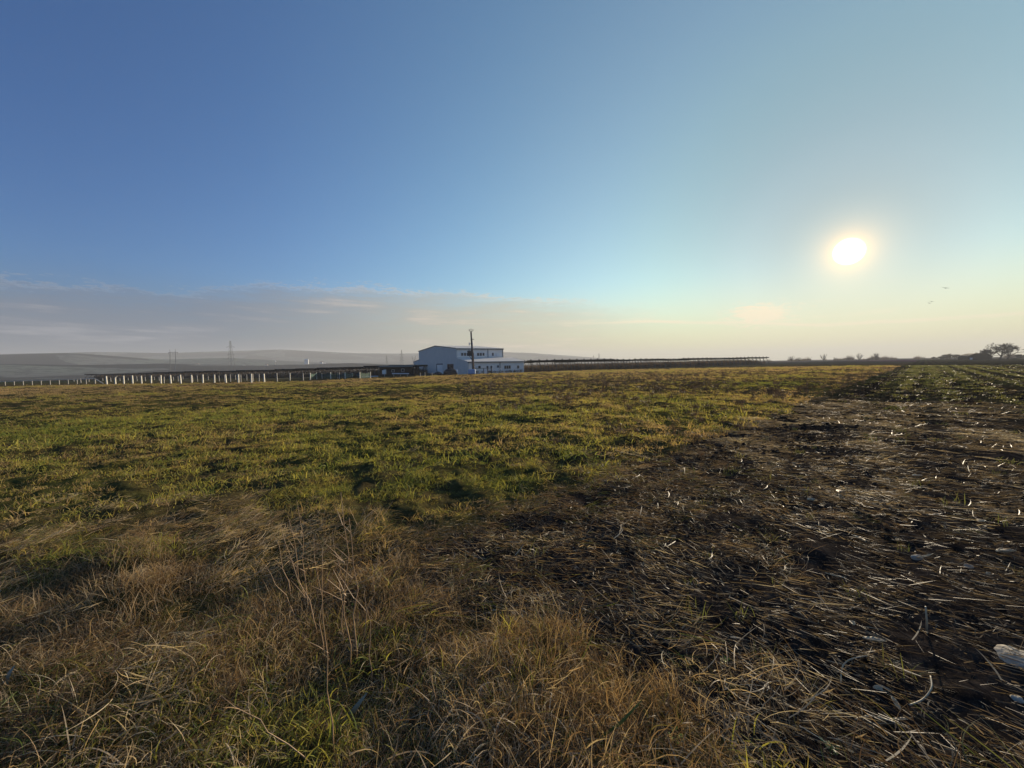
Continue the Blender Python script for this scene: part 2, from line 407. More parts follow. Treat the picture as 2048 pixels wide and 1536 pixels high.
# ------------------------------------------------------------------ materials for things
M = {}
M['wall'] = mat_simple('blue_white_cladding', (.62, .61, .55), .55, .4, .05, .6)  # darker cladding tone, the gable's dimmer light put into the colour
M['wall2'] = mat_simple('white_cladding', (.88, .84, .76), .5, .4, .05, .6)  # brighter cladding tone, the long side's stronger sky light put into it
M['roof'] = mat_simple('pale_roof_sheet', (.76, .70, .60), .75, .2, .06, .5)
M['trim'] = mat_simple('dark_trim', (.06, .07, .08), .5, .4)
M['glass'] = mat_simple('window_glass', (.035, .04, .045), .08, .6, .1)
M['skypaint'] = mat_simple('sky_light_paint', (.85, .85, .80), .5, .3, .05)  # pale colour painted in place of sky light seen through the panes
M['whiteframe'] = mat_simple('white_frame', (.72, .72, .70), .5, .4, .05)
M['concrete'] = mat_simple('pale_concrete', (.82, .76, .62), .8, .2, .12, 4)
M['greypost'] = mat_simple('grey_concrete', (.42, .39, .34), .9, .2, .25, 4)
M['pole'] = mat_simple('pole_concrete', (.13, .11, .10), .9, .2, .3, 2)
M['darkmetal'] = mat_simple('dark_metal', (.03, .032, .036), .5, .5)
M['panel'] = mat_simple('dark_panel', (.012, .013, .015), .6, .2)
M['steel'] = mat_simple('weathered_steel', (.12, .12, .12), .6, .5)
M['pylon'] = mat_simple('pylon_steel', (.055, .06, .065), .7, .4)
M['darkwood'] = mat_simple('dark_wood', (.040, .028, .020), .9, .2, .35, 6)
M['blue'] = mat_simple('pale_blue_plastic', (.30, .42, .62), .5, .4, .08, 4)
M['tarp'] = mat_simple('black_tarp', (.014, .015, .016), .55, .4, .4, 3)
M['bark'] = mat_simple('bark', (.06, .05, .04), .95, .1, .3, 3)
M['orange'] = mat_simple('orange_pipe', (.55, .28, .12), .6, .4)
M['stone'] = mat_simple('pale_stone', (.42, .36, .27), .9, .2, .25, 22, bump=.5)
M['bird'] = mat_simple('dark_feathers', (.03, .03, .03), .8, .2)
M['lime'] = mat_simple('lime_wash', (.75, .74, .70), .8, .2, .05)
M['tile'] = mat_simple('clay_tile', (.22, .10, .07), .9, .2)
M['straw'] = mat_simple('pale_straw', (.50, .40, .25), .6, .4, .3, 30)
M['husk'] = mat_simple('bleached_husk', (.54, .41, .24), .6, .4, .25, 40)

def frame_box(mb, P, u, v, n, u0, u1, v0, v1, t0, t1):
    """box on a wall plane: u along, v up, from t0 to t1 along the outward normal n"""
    pts = [P + u * a + v * c + n * t0 for a, c in ((u0, v0), (u1, v0), (u1, v1), (u0, v1))]
    mb.prism(pts, n * (t1 - t0))

# ------------------------------------------------------------------ warehouse
UP = Vector((0, 0, 1))
C0 = at(936, 749, 92.6); C0.z = 0
c1_ = at(1048, 745, 100.7); e1 = Vector((c1_.x - C0.x, c1_.y - C0.y, 0)); LEN = e1.length; e1.normalize()
e2 = Vector((-e1.y, e1.x, 0))           # away along the gable
gz = tz(C0.x, C0.y) - .12
C0.z = gz
n_side = -e2; n_gab = -e1
def on_plane(px, py, P, n):
    d = ray(px, py); o = Vector((0, 0, EYE)); t = (P - o).dot(n) / d.dot(n); return o + d * t
def gab(px, py):
    p = on_plane(px, py, C0, n_gab) - C0; return p.dot(e2), p.z
def side(px, py, off=0.0):
    p = on_plane(px, py, C0 + e2 * off, n_side) - C0; return p.dot(e1), p.z
bld = empty('warehouse', C0, 'long pale metal clad warehouse with strip windows behind the power pole', 'warehouse')
bld.rotation_euler = (0, 0, 0)
def wobj(mb, name, mat, parent=bld):
    for i_ in range(len(mb.v)): mb.v[i_] = tuple(Vector(mb.v[i_]) - C0)
    return mb.obj(name, mat, parent)
T1 = gab(913, 716)[0]; T2 = gab(838, 720)[0]; T3 = gab(827, 724)[0]; TR = gab(871, 692)[0]
ZA = gab(936, 724)[1]; ZB = gab(913, 716)[1]; ZC = gab(913, 697)[1]; ZR = gab(871, 692.3)[1]; ZD = gab(838, 703)[1]; ZE = gab(838, 720)[1]; ZF = gab(827, 724.5)[1]
S1 = side(1006, 700, T1)[0]; S2 = LEN
# walls
mb = MB(); mb.prism([C0 + e2 * a + UP * z for a, z in ((0, 0), (0, ZA), (T1, ZB), (T1, ZC), (TR, ZR), (T2, ZD), (T2, 0))], e1 * .25)
gw = wobj(mb, 'gable_wall', M['wall'])
mb = MB(); frame_box(mb, C0, e1, UP, n_side, .25, S2, 0, ZA - .02, -.25, 0); wobj(mb, 'side_wall', M['wall2'])
mb = MB(); frame_box(mb, C0 + e2 * T1, e1, UP, n_side, .25, S1, ZB - .3, ZC - .02, -.25, 0); wobj(mb, 'upper_wall', M['wall2'])
mb = MB(); mb.prism([C0 + e1 * S1 + e2 * a + UP * z for a, z in ((T1, 0), (T1, ZC), (TR, ZR), (T2, ZD), (T2, 0))], e1 * -.25); wobj(mb, 'rear_wall', M['wall'])
mb = MB(); mb.prism([C0 + e1 * S2 + e2 * a + UP * z for a, z in ((.25, 0), (.25, ZA - .05), (T1 - .25, ZB - .05), (T1 - .25, 0))], e1 * -.2); wobj(mb, 'end_wall', M['wall2'])
mb = MB(); frame_box(mb, C0 + e2 * T2, e1, UP, e2, .25, S1, 0, ZD - .02, 0, .2); wobj(mb, 'back_wall', M['wall'])
# roofs: slabs with a small overhang
def slab(p, q, z0, z1, s0, s1, th=.14, ov=.12):
    d = (Vector((q - p, 0, z1 - z0))).normalized()
    a = C0 + e2 * (p) + UP * z0 + e1 * (s0 - ov); c = C0 + e2 * q + UP * z1 + e1 * (s0 - ov)
    m_ = MB(); m_.prism([a + UP * .01, c + UP * .01, c + UP * (th), a + UP * (th)], e1 * (s1 - s0 + 2 * ov)); return m_
wobj(slab(T1 - .25, TR, ZC - .02, ZR, 0, S1), 'roof', M['roof'])
wobj(slab(TR + .005, T2 + .25, ZR, ZD - .02, 0, S1), 'roof', M['roof'])
wobj(slab(-.25, T1 - .03, ZA - .03, ZB, 0, S2), 'lean_to_roof', M['roof'])
wobj(slab(T2 + .22, T3 + .2, ZE, ZF, 0, S1), 'lean_to_roof', M['roof'])
# small lean-to at the far side, boarded dark under the eave
mb = MB(); mb.prism([C0 + e2 * a + UP * z for a, z in ((T2 + .22, ZE - .05), (T3, ZF - .02), (T3, ZF - 1.2), (T2 + .22, ZF - 1.2))], e1 * .2); wobj(mb, 'lean_to_wall', M['wall'])
mb = MB(); mb.prism([C0 + e2 * a + UP * z + e1 * .4 for a, z in ((T2 + .22, 0), (T2 + .22, ZF - 1.22), (T3 - .1, ZF - 1.22), (T3 - .1, 0))], e1 * .2); wobj(mb, 'boarding', M['darkwood'])
# eave trims and gutters, downpipes
mb = MB(); frame_box(mb, C0, e1, UP, n_side, -.1, S2 + .1, ZA - .16, ZA - .035, .255, .36); wobj(mb, 'gutter', M['trim'])
mb = MB(); frame_box(mb, C0 + e2 * T1, e1, UP, n_side, -.1, S1 + .1, ZC - .20, ZC - .03, .255, .34); wobj(mb, 'gutter', M['trim'])
mb = MB(); frame_box(mb, C0 + e2 * T1, e1, UP, n_side, 0, S1, ZB + .02, ZB + .14, .005, .05); wobj(mb, 'flashing', M['trim'])
for px in (975.5,):
    s_ = side(px, 700, T1)[0]; mb = MB(); frame_box(mb, C0 + e2 * T1, e1, UP, n_side, s_ - .06, s_ + .06, ZB + .15, ZC - .2, .003, .12); wobj(mb, 'downpipe', M['trim'])
s_ = side(1000, 735)[0]; mb = MB(); frame_box(mb, C0, e1, UP, n_side, s_ - .06, s_ + .06, 0, ZA - .17, .003, .12); wobj(mb, 'downpipe', M['steel'])
mb = MB(); frame_box(mb, C0 + e2 * T1, e1, UP, n_side, S1 - .12, S1 + .02, ZB + .15, ZC - .2, .003, .06); wobj(mb, 'corner_trim', M['trim'])
mb = MB(); mb.prism([C0 + e2 * a + UP * z - e1 * .13 for a, z in ((T1 - .05, ZC + .02), (TR, ZR + .02), (T2 + .2, ZD), (T2 + .2, ZD + .16), (TR, ZR + .18), (T1 - .05, ZC + .18))], e1 * -.05); wobj(mb, 'verge_trim', M['trim'])
# cladding joints: narrow vertical ribs on the gable and the side
for a in np.arange(1.2, T2, 2.4):
    top_ = np.interp(a, [0, T1, T1 + .01, TR, T2], [ZA, ZB, ZC, ZR, ZD]) - .06
    mb = MB(); frame_box(mb, C0, e2, UP, n_gab, a - .03, a + .03, .05, top_, .003, .03); wobj(mb, 'rib', M['wall'])
# windows
def window(P, u, n, a0, a1, z0, z1, panes=1, glass='glass', fr='whiteframe', gl=None):
    mb = MB(); th = .07
    frame_box(mb, P, u, UP, n, a0 - th, a1 + th, z0 - th, z0, .003, .07); frame_box(mb, P, u, UP, n, a0 - th, a1 + th, z1, z1 + th, .003, .07)
    frame_box(mb, P, u, UP, n, a0 - th, a0, z0, z1, .003, .07); frame_box(mb, P, u, UP, n, a1, a1 + th, z0, z1, .003, .07)
    w_ = (a1 - a0) / panes
    for k in range(1, panes): frame_box(mb, P, u, UP, n, a0 + k * w_ - .035, a0 + k * w_ + .035, z0, z1, .003, .065)
    f_ = wobj(mb, 'window', M[fr])
    for k in range(panes):
        mb = MB(); frame_box(mb, P, u, UP, n, a0 + k * w_ + (.036 if k else .001), a0 + (k + 1) * w_ - (.036 if k < panes - 1 else .001), z0 + .001, z1 - .001, .006, .03)
        wobj(mb, 'pane', M[gl[k] if gl else glass], f_)
    return f_
PU = C0 + e2 * T1
for x0, x1 in ((922, 926.3), (927.6, 932), (933.4, 937.6), (954, 958), (959.5, 963.5), (965, 968.6), (984, 987)):
    a0, z0 = side(x0, 711.5, T1); a1, z1 = side(x1, 705.8, T1)
    window(PU, e1, n_side, a0, a1, z0, z1)
for x0, x1 in ((987.8, 991.6), (993.2, 997.2)):
    a0, z0 = side(x0, 712.3, T1); a1, z1 = side(x1, 706.6, T1)
    window(PU, e1, n_side, a0, a1, z0, z1, 1, 'skypaint')['label'] = 'window with its pane painted pale for sky light coming through'
for x0, x1, y0, y1 in ((956.5, 961, 736.5, 731.8), (973, 976.5, 736, 731.8), (980.8, 984, 736, 731.6), (994, 997.8, 735.2, 730.8)):
    a0, z0 = side(x0, y0); a1, z1 = side(x1, y1); window(C0, e1, n_side, a0, a1, z0, z1)
a0, z0 = side(1008.6, 737.4); a1, z1 = side(1021, 731); window(C0, e1, n_side, a0, a1, z0, z1, 3)
a0, z0 = side(1034, 736.8); a1, z1 = side(1038, 731); window(C0, e1, n_side, a0, a1, z0, z1)
a0, z0 = side(951.5, 735.5); a1, z1 = side(955, 732.5)
mb = MB(); frame_box(mb, C0, e1, UP, n_side, a0, a1, z0, z1, .004, .35); wobj(mb, 'air_conditioner', M['whiteframe'])
a1, z1 = gab(874.6, 729.5); a0, z0 = gab(886, 748)
mb = MB(); frame_box(mb, C0, e2, UP, n_gab, a0, a1, .02, z1, .035, .10); dr = wobj(mb, 'door', M['wall2'])
mb = MB(); frame_box(mb, C0, e2, UP, n_gab, a1, a1 + .35, 0, z1 + .2, .035, .16); frame_box(mb, C0, e2, UP, n_gab, a0 + .0, a1 - .001, z1, z1 + .3, .035, .16); wobj(mb, 'door_frame', M['trim'], dr)
a1, z1 = gab(895, 728.8); a0, z0 = gab(907, 738.5)
f_ = window(C0, e2, n_gab, a0, a1, z0, z1, 4, fr='tile', gl=['glass', 'glass', 'tarp', 'glass']); f_['label'] = 'tall dark window with reddish mullions'
mb = MB(); frame_box(mb, C0, e1, UP, n_side, 0, S2, -.05, .18, .003, .06); wobj(mb, 'plinth', M['trim'])

# ------------------------------------------------------------------ utility pole and what stands at its foot
PD = 84.0
def gpos(px, depth):
    d = ray(px, 750); p = Vector((0, 0, EYE)) + d * (depth / d.y); return Vector((p.x, p.y, tz(p.x, p.y)))
p0 = gpos(947.5, PD); ptop = at(942.0, 664, PD)
pole = empty('utility_pole', p0, 'dark concrete power pole with a transformer and insulators on top, in front of the warehouse', 'utility pole')
L = ptop - p0
mb = MB(); mb.tube([(0, 0, -.1), L * .5, L], [.30, .24, .16], 10); mb.obj('pole', M['pole'], pole, True)
def pv_(px, py): return at(px, py, PD) - p0
mb = MB(); a, c = pv_(938.5, 661.5), pv_(946.0, 661.5); top_ = pv_(942.0, 664.3)
mb.tube([top_, (a + top_) / 2 + Vector((-.08, 0, .1)), a], .05, 6); mb.tube([top_, (c + top_) / 2 + Vector((.08, 0, .1)), c], .05, 6); mb.tube([top_, pv_(942.1, 660.5)], .05, 6)
mb.obj('crossarm', M['darkmetal'], pole)
for px, py in ((938.5, 661), (942.1, 660), (946, 661)):
    q_ = pv_(px, py); mb = MB(); mb.tube([q_ + Vector((0, 0, -.05)), q_ + Vector((0, 0, .1)), q_ + Vector((0, 0, .14)), q_ + Vector((0, 0, .3))], [.06, .1, .05, .07], 8); mb.obj('insulator', M['steel'], pole)
mb = MB(); mb.tube([pv_(941, 678.5), pv_(948, 678.7)], .06, 6); mb.obj('crossarm', M['darkmetal'], pole)
mb = MB(); mb.tube([pv_(938.6, 687.3), pv_(945.5, 687.8)], .05, 6); mb.obj('crossarm', M['darkmetal'], pole)
for px in (938.8, 945.2):
    mb = MB(); mb.tube([pv_(px, 684.8), pv_(px, 686), pv_(px, 690.2), pv_(px, 690.8)], [.08, .13, .13, .06], 8); mb.obj('fuse', M['whiteframe'], pole)
# transformer
q_ = pv_(939.6, 707.6); tm = MB(); tm.box(q_, (.95, .8, .95)); tr = tm.obj('transformer', M['darkmetal'], pole)
mb = MB(); mb.box(q_ + Vector((0, 0, .56)), (1.05, .9, .12)); mb.obj('lid', M['darkmetal'], tr)
for k in range(5):
    mb = MB(); mb.box(q_ + Vector((-.36 + k * .18, -.5, -.05)), (.05, .18, .7)); mb.obj('cooling_fin', M['darkmetal'], tr)
for k in (-.3, 0, .3):
    mb = MB(); mb.tube([q_ + Vector((k, 0, .6)), q_ + Vector((k, 0, .9))], [.07, .05], 6); mb.obj('bushing', M['steel'], tr)
mb = MB(); mb.tube([pv_(939, 712.5), pv_(943.6, 719)], .06, 6); mb.obj('brace', M['darkmetal'], pole)
mb = MB(); mb.tube([pv_(945.6, 706) + Vector((0, -.3, 0)), pv_(946.2, 720) + Vector((0, -.3, 0)), pv_(948.4, 737) + Vector((0, -.3, 0))], .045, 6); cd_ = mb.obj('conduit', M['orange'], pole); cd_['label'] = 'orange cable pipe'
mb = MB(); mb.tube([pv_(947.3, 705), pv_(948.6, 742)], .04, 6); mb.obj('conduit', M['steel'], pole)
# pale blue cabinet/tank at the foot
q_ = gpos(944, 81.5); tk = empty('water_tank', q_, 'pale blue plastic tank on a plinth at the foot of the power pole', 'tank')
wd = (951 - 937) / F * 81.5
mb = MB(); mb.box((0, 0, .72), (wd, 1.0, 1.0)); bdy = mb.obj('tank_body', M['blue'], tk)
bv = bdy.modifiers.new('b', 'BEVEL'); bv.width = .15; bv.segments = 3
mb = MB(); mb.box((-.25, 0, .12), (wd * .6, 1.02, .2)); mb.obj('base', M['darkmetal'], tk)
mb = MB(); mb.tube([(.3, 0, 1.2), (.3, 0, 1.33)], .2, 12); mb.obj('cap', M['darkmetal'], tk)
# metal frame yard gate
q_ = gpos(949, 86); fr = empty('metal_gate', q_, 'dark open metal frame fence with one pale panel beside the power pole', 'gate')
def lp(px, py, d_=86.0): return at(px, py, d_) - q_
xs = (949, 967.2, 975.5, 982.6)
for px in xs:
    t_ = lp(px, 736.6); mb = MB(); mb.box((t_.x, t_.y, t_.z / 2 - .1), (.14 if px < 970 else .22, .14, t_.z + .2)); mb.obj('post', M['darkmetal'], fr)
a, c = lp(949, 736.8), lp(983, 736.3); mb = MB(); mb.tube([a, c], .06, 4); mb.obj('top_rail', M['darkmetal'], fr)
a, c = lp(949.5, 742.5), lp(967, 742); mb = MB(); mb.tube([a, c], .03, 4); mb.obj('rail', M['steel'], fr)
a, c = lp(968, 746.5), lp(974.6, 738); mb = MB(); mb.box(((a.x + c.x) / 2, a.y, (a.z + c.z) / 2), (c.x - a.x, .05, c.z - a.z)); mb.obj('gate_panel', M['wall2'], fr)
# A shaped prop
q_ = gpos(1003, 88); pr = empty('folding_frame', q_, 'small pale A shaped frame leaning among dry weeds by the warehouse side', 'frame')
for sx in (-1, 1):
    mb = MB(); mb.prism([(sx * .05, 0, 1.35), (sx * .85, 0, -.05), (sx * .98, 0, -.05), (sx * .05 + sx * .06, 0, 1.5)], (0, .08, 0)); mb.obj('leg', M['concrete'], pr)
mb = MB(); mb.box((0, .04, .55), (1.0, .06, .07)); mb.obj('crossbar', M['greypost'], pr)
# heaps under tarps
def heap(px0, px1, hpx, depth, label, wcol, seed):
    wd_ = (px1 - px0) / F * depth; h_ = hpx / F * depth
    c_ = gpos((px0 + px1) / 2, depth); root = empty('covered_heap', c_, label, 'heap', 'dark heaps by the warehouse gable')
    n_, m_ = 22, 12; vv, ff = [], []
    for i_ in range(m_ + 1):
        for k in range(n_):
            a_ = 2 * math.pi * k / n_; t_ = i_ / m_
            rr_ = (1 - t_ ** 3.2) ** .5
            wob_ = 1 + .16 * mnoise.noise(Vector((math.cos(a_) * 1.5 + seed, math.sin(a_) * 1.5, t_ * 2)))
            vv.append((wd_ / 2 * rr_ * math.cos(a_) * wob_, .9 * rr_ * math.sin(a_) * wob_, h_ * (t_ * wob_) - .05))
    for i_ in range(m_):
        for k in range(n_):
            k2 = (k + 1) % n_; ff.append((i_ * n_ + k, i_ * n_ + k2, (i_ + 1) * n_ + k2, (i_ + 1) * n_ + k))
    mb = MB(); mb.v = vv; mb.f = ff; mb.obj('tarp_cover', M['tarp'], root, True)
    if wcol:
        mb = MB(); mb.tube([(wd_ * .43, -.5, h_ * .85), (wd_ * .46, -.7, h_ * .5), (wd_ * .52, -.6, h_ * .1)], [.12, .17, .1], 6); mb.obj('sheet_edge', M['whiteframe'], root)
    return root
heap(887, 916.5, 13.5, 86, 'long black covered heap with a white edge in front of the gable windows', True, 1.0)
heap(868, 884, 8, 86, 'low round black heap below the grey door of the warehouse', False, 4.0)
for px, hh in ((858, 5), (846, 4.2)):
    c_ = gpos(px, 87); mb = MB(); mb.tube([(0, 0, -.05), (0, 0, hh / F * 87)], [.3, .26], 12)
    o = mb.obj('barrel', M['darkmetal']); o.location = c_
    tag(o, 'dark drum on the ground by the left end of the warehouse' if px < 850 else 'dark drum between the small heap and the left corner of the warehouse', 'barrel', 'drums by the warehouse')
for px in (840.5, 850, 864):
    c_ = gpos(px, 80); mb = MB(); mb.box((0, 0, .35), (.12, .12, .95)); o = mb.obj('short_post', M['greypost']); o.location = c_
    tag(o, {840.5: 'short grey stake left of the warehouse corner', 850: 'short grey stake in front of the drums', 864: 'short grey stake beside the small black heap'}[px], 'post', 'stakes in front of the warehouse gable')

# ------------------------------------------------------------------ wooden shed, box and pipes
q_ = gpos(790, 104); shed = empty('wooden_shed', q_, 'low dark brown wooden shed with two white framed windows left of the warehouse', 'shed')
def sp_(px, py, d_=104.0): return at(px, py, d_) - q_
a, c = sp_(759, 752), sp_(822, 733); H_ = c.z
nb = 26; wdt = (c.x - a.x) / nb
for k in range(nb):
    mb = MB(); mb.box((a.x + (k + .5) * wdt, rnd.uniform(-.02, .02), H_ / 2 - .2), (wdt * .93, .06, H_ + .2)); mb.obj('board', M['darkwood'], shed)
mb = MB(); mb.box(((a.x + c.x) / 2, 1.6, H_ / 2 - .25), (c.x - a.x, 3.0, H_)); mb.obj('shed_body', M['darkwood'], shed)
mb = MB(); mb.prism([(a.x - .4, -.5, H_ - .15), (a.x - .4, 3.4, H_ + .25), (a.x - .4, 3.4, H_ + .37), (a.x - .4, -.5, H_ - .03)], (c.x - a.x + .8, 0, 0)); mb.obj('roof', M['panel'], shed)
for x0, x1, y0, y1 in ((783.5, 789, 744, 739.3), (803, 808.5, 743.5, 737.5)):
    p_, r2 = sp_(x0, y0), sp_(x1, y1); cx, cz = (p_.x + r2.x) / 2, (p_.z + r2.z) / 2; w_, h_ = r2.x - p_.x, r2.z - p_.z
    mb = MB()
    for dx_, dz, sx, sz in ((0, h_ / 2, w_, .1), (0, -h_ / 2, w_, .1), (-w_ / 2, 0, .1, h_ - .1), (w_ / 2, 0, .1, h_ - .1)): mb.box((cx + dx_, -.08, cz + dz), (sx, .08, sz))
    f_ = mb.obj('window', M['greypost'], shed); mb = MB(); mb.box((cx, -.06, cz), (w_ - .1, .03, h_ - .1)); mb.obj('pane', M['glass'], f_)
q_ = gpos(769, 92); cab = empty('meter_box', q_, 'pale grey meter box on a short post in front of the wooden shed', 'meter box')
mb = MB(); mb.box((0, 0, .35), (.12, .12, .9)); mb.obj('post', M['greypost'], cab)
mb = MB(); mb.box((-.05, -.02, 1.05), (.85, .4, .95)); bx = mb.obj('box', M['wall'], cab)
mb = MB(); mb.box((.12, -.02, 1.6), (.5, .36, .14)); mb.obj('top_box', M['wall'], cab)
mb = MB(); mb.box((-.05, -.235, 1.05), (.74, .02, .84)); mb.obj('door', M['wall2'], bx)
def stand_pipe(x0, x1, y0, y1, depth, label, r=.12, legs=True):
    q0 = gpos((x0 + x1) / 2, depth); rt = empty('white_pipe', q0, label, 'pipe', 'white pipes lying by the shed')
    a, c = at(x0, y0, depth) - q0, at(x1, y1, depth) - q0
    if a.z < r: a.z = r
    if c.z < r: c.z = r
    mb = MB(); mb.tube([a, c], r, 8); mb.obj('pipe', M['whiteframe'], rt)
    if legs:
        for f_ in (.1, .5, .9):
            p_ = a.lerp(c, f_); mb = MB(); mb.box((p_.x, p_.y, (p_.z - .1) / 2 - .1), (.1, .1, p_.z + .0)); mb.obj('support', M['greypost'], rt)
stand_pipe(784, 818, 747.4, 747.4, 90, 'long white pipe on low supports in front of the shed windows')
stand_pipe(724, 756, 753.5, 752.5, 84, 'white pipe lying on the grass left of the meter box', .1, False)

# ------------------------------------------------------------------ fences
def fence_post(px, ytop, ybase, mat, label, group, real_h=1.45, lean=None, w_=.13, bent=False, cat='fence post'):
    hp = ybase - ytop; depth = real_h * F / hp
    d = ray(px, ybase); p = Vector((0, 0, EYE)) + d * (depth / d.y)
    p.z = tz(p.x, p.y); top_ = at(px, ytop, depth).z - p.z
    H = max(top_, .8)
    mb = MB(); ln = (rnd.uniform(-.05, .05) if lean is None else lean); l2 = rnd.uniform(-.03, .03)
    n_ = 4 if bent else 2; P = []
    zs = [-.15, H] if not bent else [-.15, H * .72, H * .86, H]
    for z_ in zs:
        k = 1 if z_ < 0 else (.9 if z_ < H else .82)
        ox = ln * max(z_, 0) / H + (0 if not bent or z_ < H * .8 else (.12 if z_ < H else .42)); oy = l2 * max(z_, 0) / H
        P.append([(ox - w_ / 2 * k, oy - w_ / 2 * k, z_), (ox + w_ / 2 * k, oy - w_ / 2 * k, z_), (ox + w_ / 2 * k, oy + w_ / 2 * k, z_), (ox - w_ / 2 * k, oy + w_ / 2 * k, z_)])
    for L_ in P: mb.v += L_
    mb.f = [(3, 2, 1, 0), tuple(len(mb.v) - 4 + k for k in range(4))]
    for i_ in range(len(zs) - 1):
        for k in range(4): mb.f.append((i_ * 4 + k, i_ * 4 + (k + 1) % 4, i_ * 4 + 4 + (k + 1) % 4, i_ * 4 + 4 + k))
    o = mb.obj('fence_post', mat); o.location = p; tag(o, label, cat, group)
    return o, p, H
ORD = ['first', 'second', 'third', 'fourth', 'fifth', 'sixth', 'seventh', 'eighth', 'ninth', 'tenth', 'eleventh', 'twelfth', 'thirteenth', 'fourteenth', 'fifteenth', 'sixteenth', 'seventeenth', 'eighteenth', 'nineteenth', 'twentieth', 'twenty-first', 'twenty-second', 'twenty-third', 'twenty-fourth']
def ORDX(k): return ORD[k] if k < 24 else 'twenty-%s' % ['fifth', 'sixth', 'seventh', 'eighth', 'ninth'][k - 24]
front = [(214, 752, 769), (231, 752, 768), (248, 751.5, 768), (265.5, 751, 767.5), (283.5, 751.5, 767), (302.5, 751, 766.5), (322, 750.5, 767), (342, 750, 767), (362, 749.5, 767), (383.5, 749.8, 766.5), (406, 749, 767), (429, 749.5, 766), (452.5, 749, 767), (477, 748.5, 767), (503, 747.5, 766.5), (529, 747.5, 766.3)]
ends = []
for k, (px, yt, yb) in enumerate(front):
    o, p, H = fence_post(px, yt, yb, M['concrete'], ('bent topped white concrete fence post, second of the tall front row' if k == 1 else 'tall white concrete fence post, %s from the left in the front row' % ORD[k]), 'tall white posts of the front fence', bent=(k == 1), w_=.17)
    ends.append((p, H))
midp = [(162, 757, 766), (178, 757.5, 765), (148, 757.6, 764), (206, 757.5, 763.5), (222, 755, 763), (240, 756, 763), (256.5, 756, 762), (274, 752.5, 760), (291, 754, 762), (309, 754, 760), (318.5, 754, 761.5), (328, 753, 764), (347, 753.5, 761), (356.5, 752.5, 761), (366, 752.5, 757.5), (385.5, 752, 761), (395, 751, 760), (416.5, 752, 759.5), (438.5, 751, 760), (449.5, 750, 759), (461, 749, 759), (471, 749.5, 757), (481.5, 749, 760), (493.5, 748.5, 757), (506.5, 748, 758), (518, 747.5, 758)]
midp.sort()
for k, (px, yt, yb) in enumerate(midp):
    hp = max(yb - yt, 6.5)
    fence_post(px, yt, yt + hp, M['greypost'], 'short grey post, %s from the left in the rear fence behind the white posts' % ORDX(k), 'short grey posts of the rear fence', 1.0, w_=.12)
# brace and long low rail at the left end
p_a, p_b = at(190, 757.5, 76), at(206.5, 767, 73)
rt = empty('corner_brace', Vector((p_a.x, p_a.y, tz(p_a.x, p_a.y))), 'slanting pale brace and corner post at the left end of the white fence', 'fence brace')
mb = MB(); mb.tube([Vector((0, 0, p_a.z - rt.location.z)), p_b - rt.location], .08, 5); mb.obj('brace', M['greypost'], rt)
mb = MB(); mb.box((0, 0, (p_a.z - rt.location.z) / 2 - .1), (.13, .13, (p_a.z - rt.location.z) + .2)); mb.obj('post', M['greypost'], rt)
xs = list(np.linspace(-260, 190, 26)); rr_ = empty('rail_fence', Vector((p_a.x, p_a.y, tz(p_a.x, p_a.y))), 'long low pale rail fence running out of the picture on the left', 'fence')
pts = []
for k, px in enumerate(xs):
    py = 763 - (px) * .029; dpt = 76 - (190 - px) * .02; q_ = at(px, py, dpt); pts.append(q_ - rr_.location)
    g_ = tz(q_.x, q_.y)
    mb = MB(); mb.box((q_.x - rr_.location.x, q_.y - rr_.location.y, (q_.z + g_) / 2 - rr_.location.z - .06), (.09, .09, q_.z - g_ + .1)); mb.obj('post', M['greypost'], rr_)
mb = MB(); mb.tube([p_ for p_ in pts], .055, 5); mb.obj('rail', M['concrete'], rr_)
# wire netting fence between the white posts and the shed
net_posts = [(554.5, 746, 763), (580, 746, 757.5), (606.7, 746, 762), (620.5, 745.5, 757), (633.5, 745, 755.5), (644.5, 746, 759.5), (661.5, 744.5, 755.5), (675.3, 745.5, 755.8), (678.8, 744.5, 758.8), (690.5, 744, 755), (705, 746, 754.5), (711, 748, 755), (719.8, 743.5, 755.5), (740.8, 743.5, 755)]
npos = []
for k, (px, yt, yb) in enumerate(net_posts):
    tall = yb - yt > 12
    o, p, H = fence_post(px, yt, yb, M['greypost'] if tall else M['concrete'], 'grey fence post, %s from the left along the netting fence' % ORD[k], 'posts of the netting fence', 1.45 if tall else 1.15, w_=.13)
    npos.append((p, H, tall))
gm = bpy.data.materials.new('green_netting'); gm.use_nodes = True; t = gm.node_tree; q = NB(t); bs = t.nodes['Principled BSDF']
bs.inputs['Base Color'].default_value = (.045, .10, .07, 1); bs.inputs['Roughness'].default_value = .8
ps = q.n('ShaderNodeNewGeometry').outputs['Position']; t.links.new(q.step(q.noise(ps, 14, 2, .6), .40, .52, .25, .9), bs.inputs['Alpha'])
shortp = [n_ for n_ in npos if not n_[2]]
nf = empty('green_netting', shortp[0][0], 'sagging dark green netting strung between grey posts left of the shed', 'netting')
for (a, ha, _), (c, hc, _) in zip(shortp[1:-1], shortp[2:]):
    mb = MB(); n_ = 8
    for k in range(n_):
        f0, f1 = k / n_, (k + 1) / n_
        def tp(f_): return a.lerp(c, f_) + Vector((0, 0, (ha + (hc - ha) * f_) * .97 - .30 * math.sin(math.pi * f_)))
        A_, B_ = tp(f0), tp(f1); A0, B0 = a.lerp(c, f0) + Vector((0, .03, .1)), a.lerp(c, f1) + Vector((0, .03, .1))
        mb.quad(A0 - nf.location, B0 - nf.location, B_ - nf.location, A_ - nf.location)
    mb.obj('net_panel', gm, nf)
mb = MB()
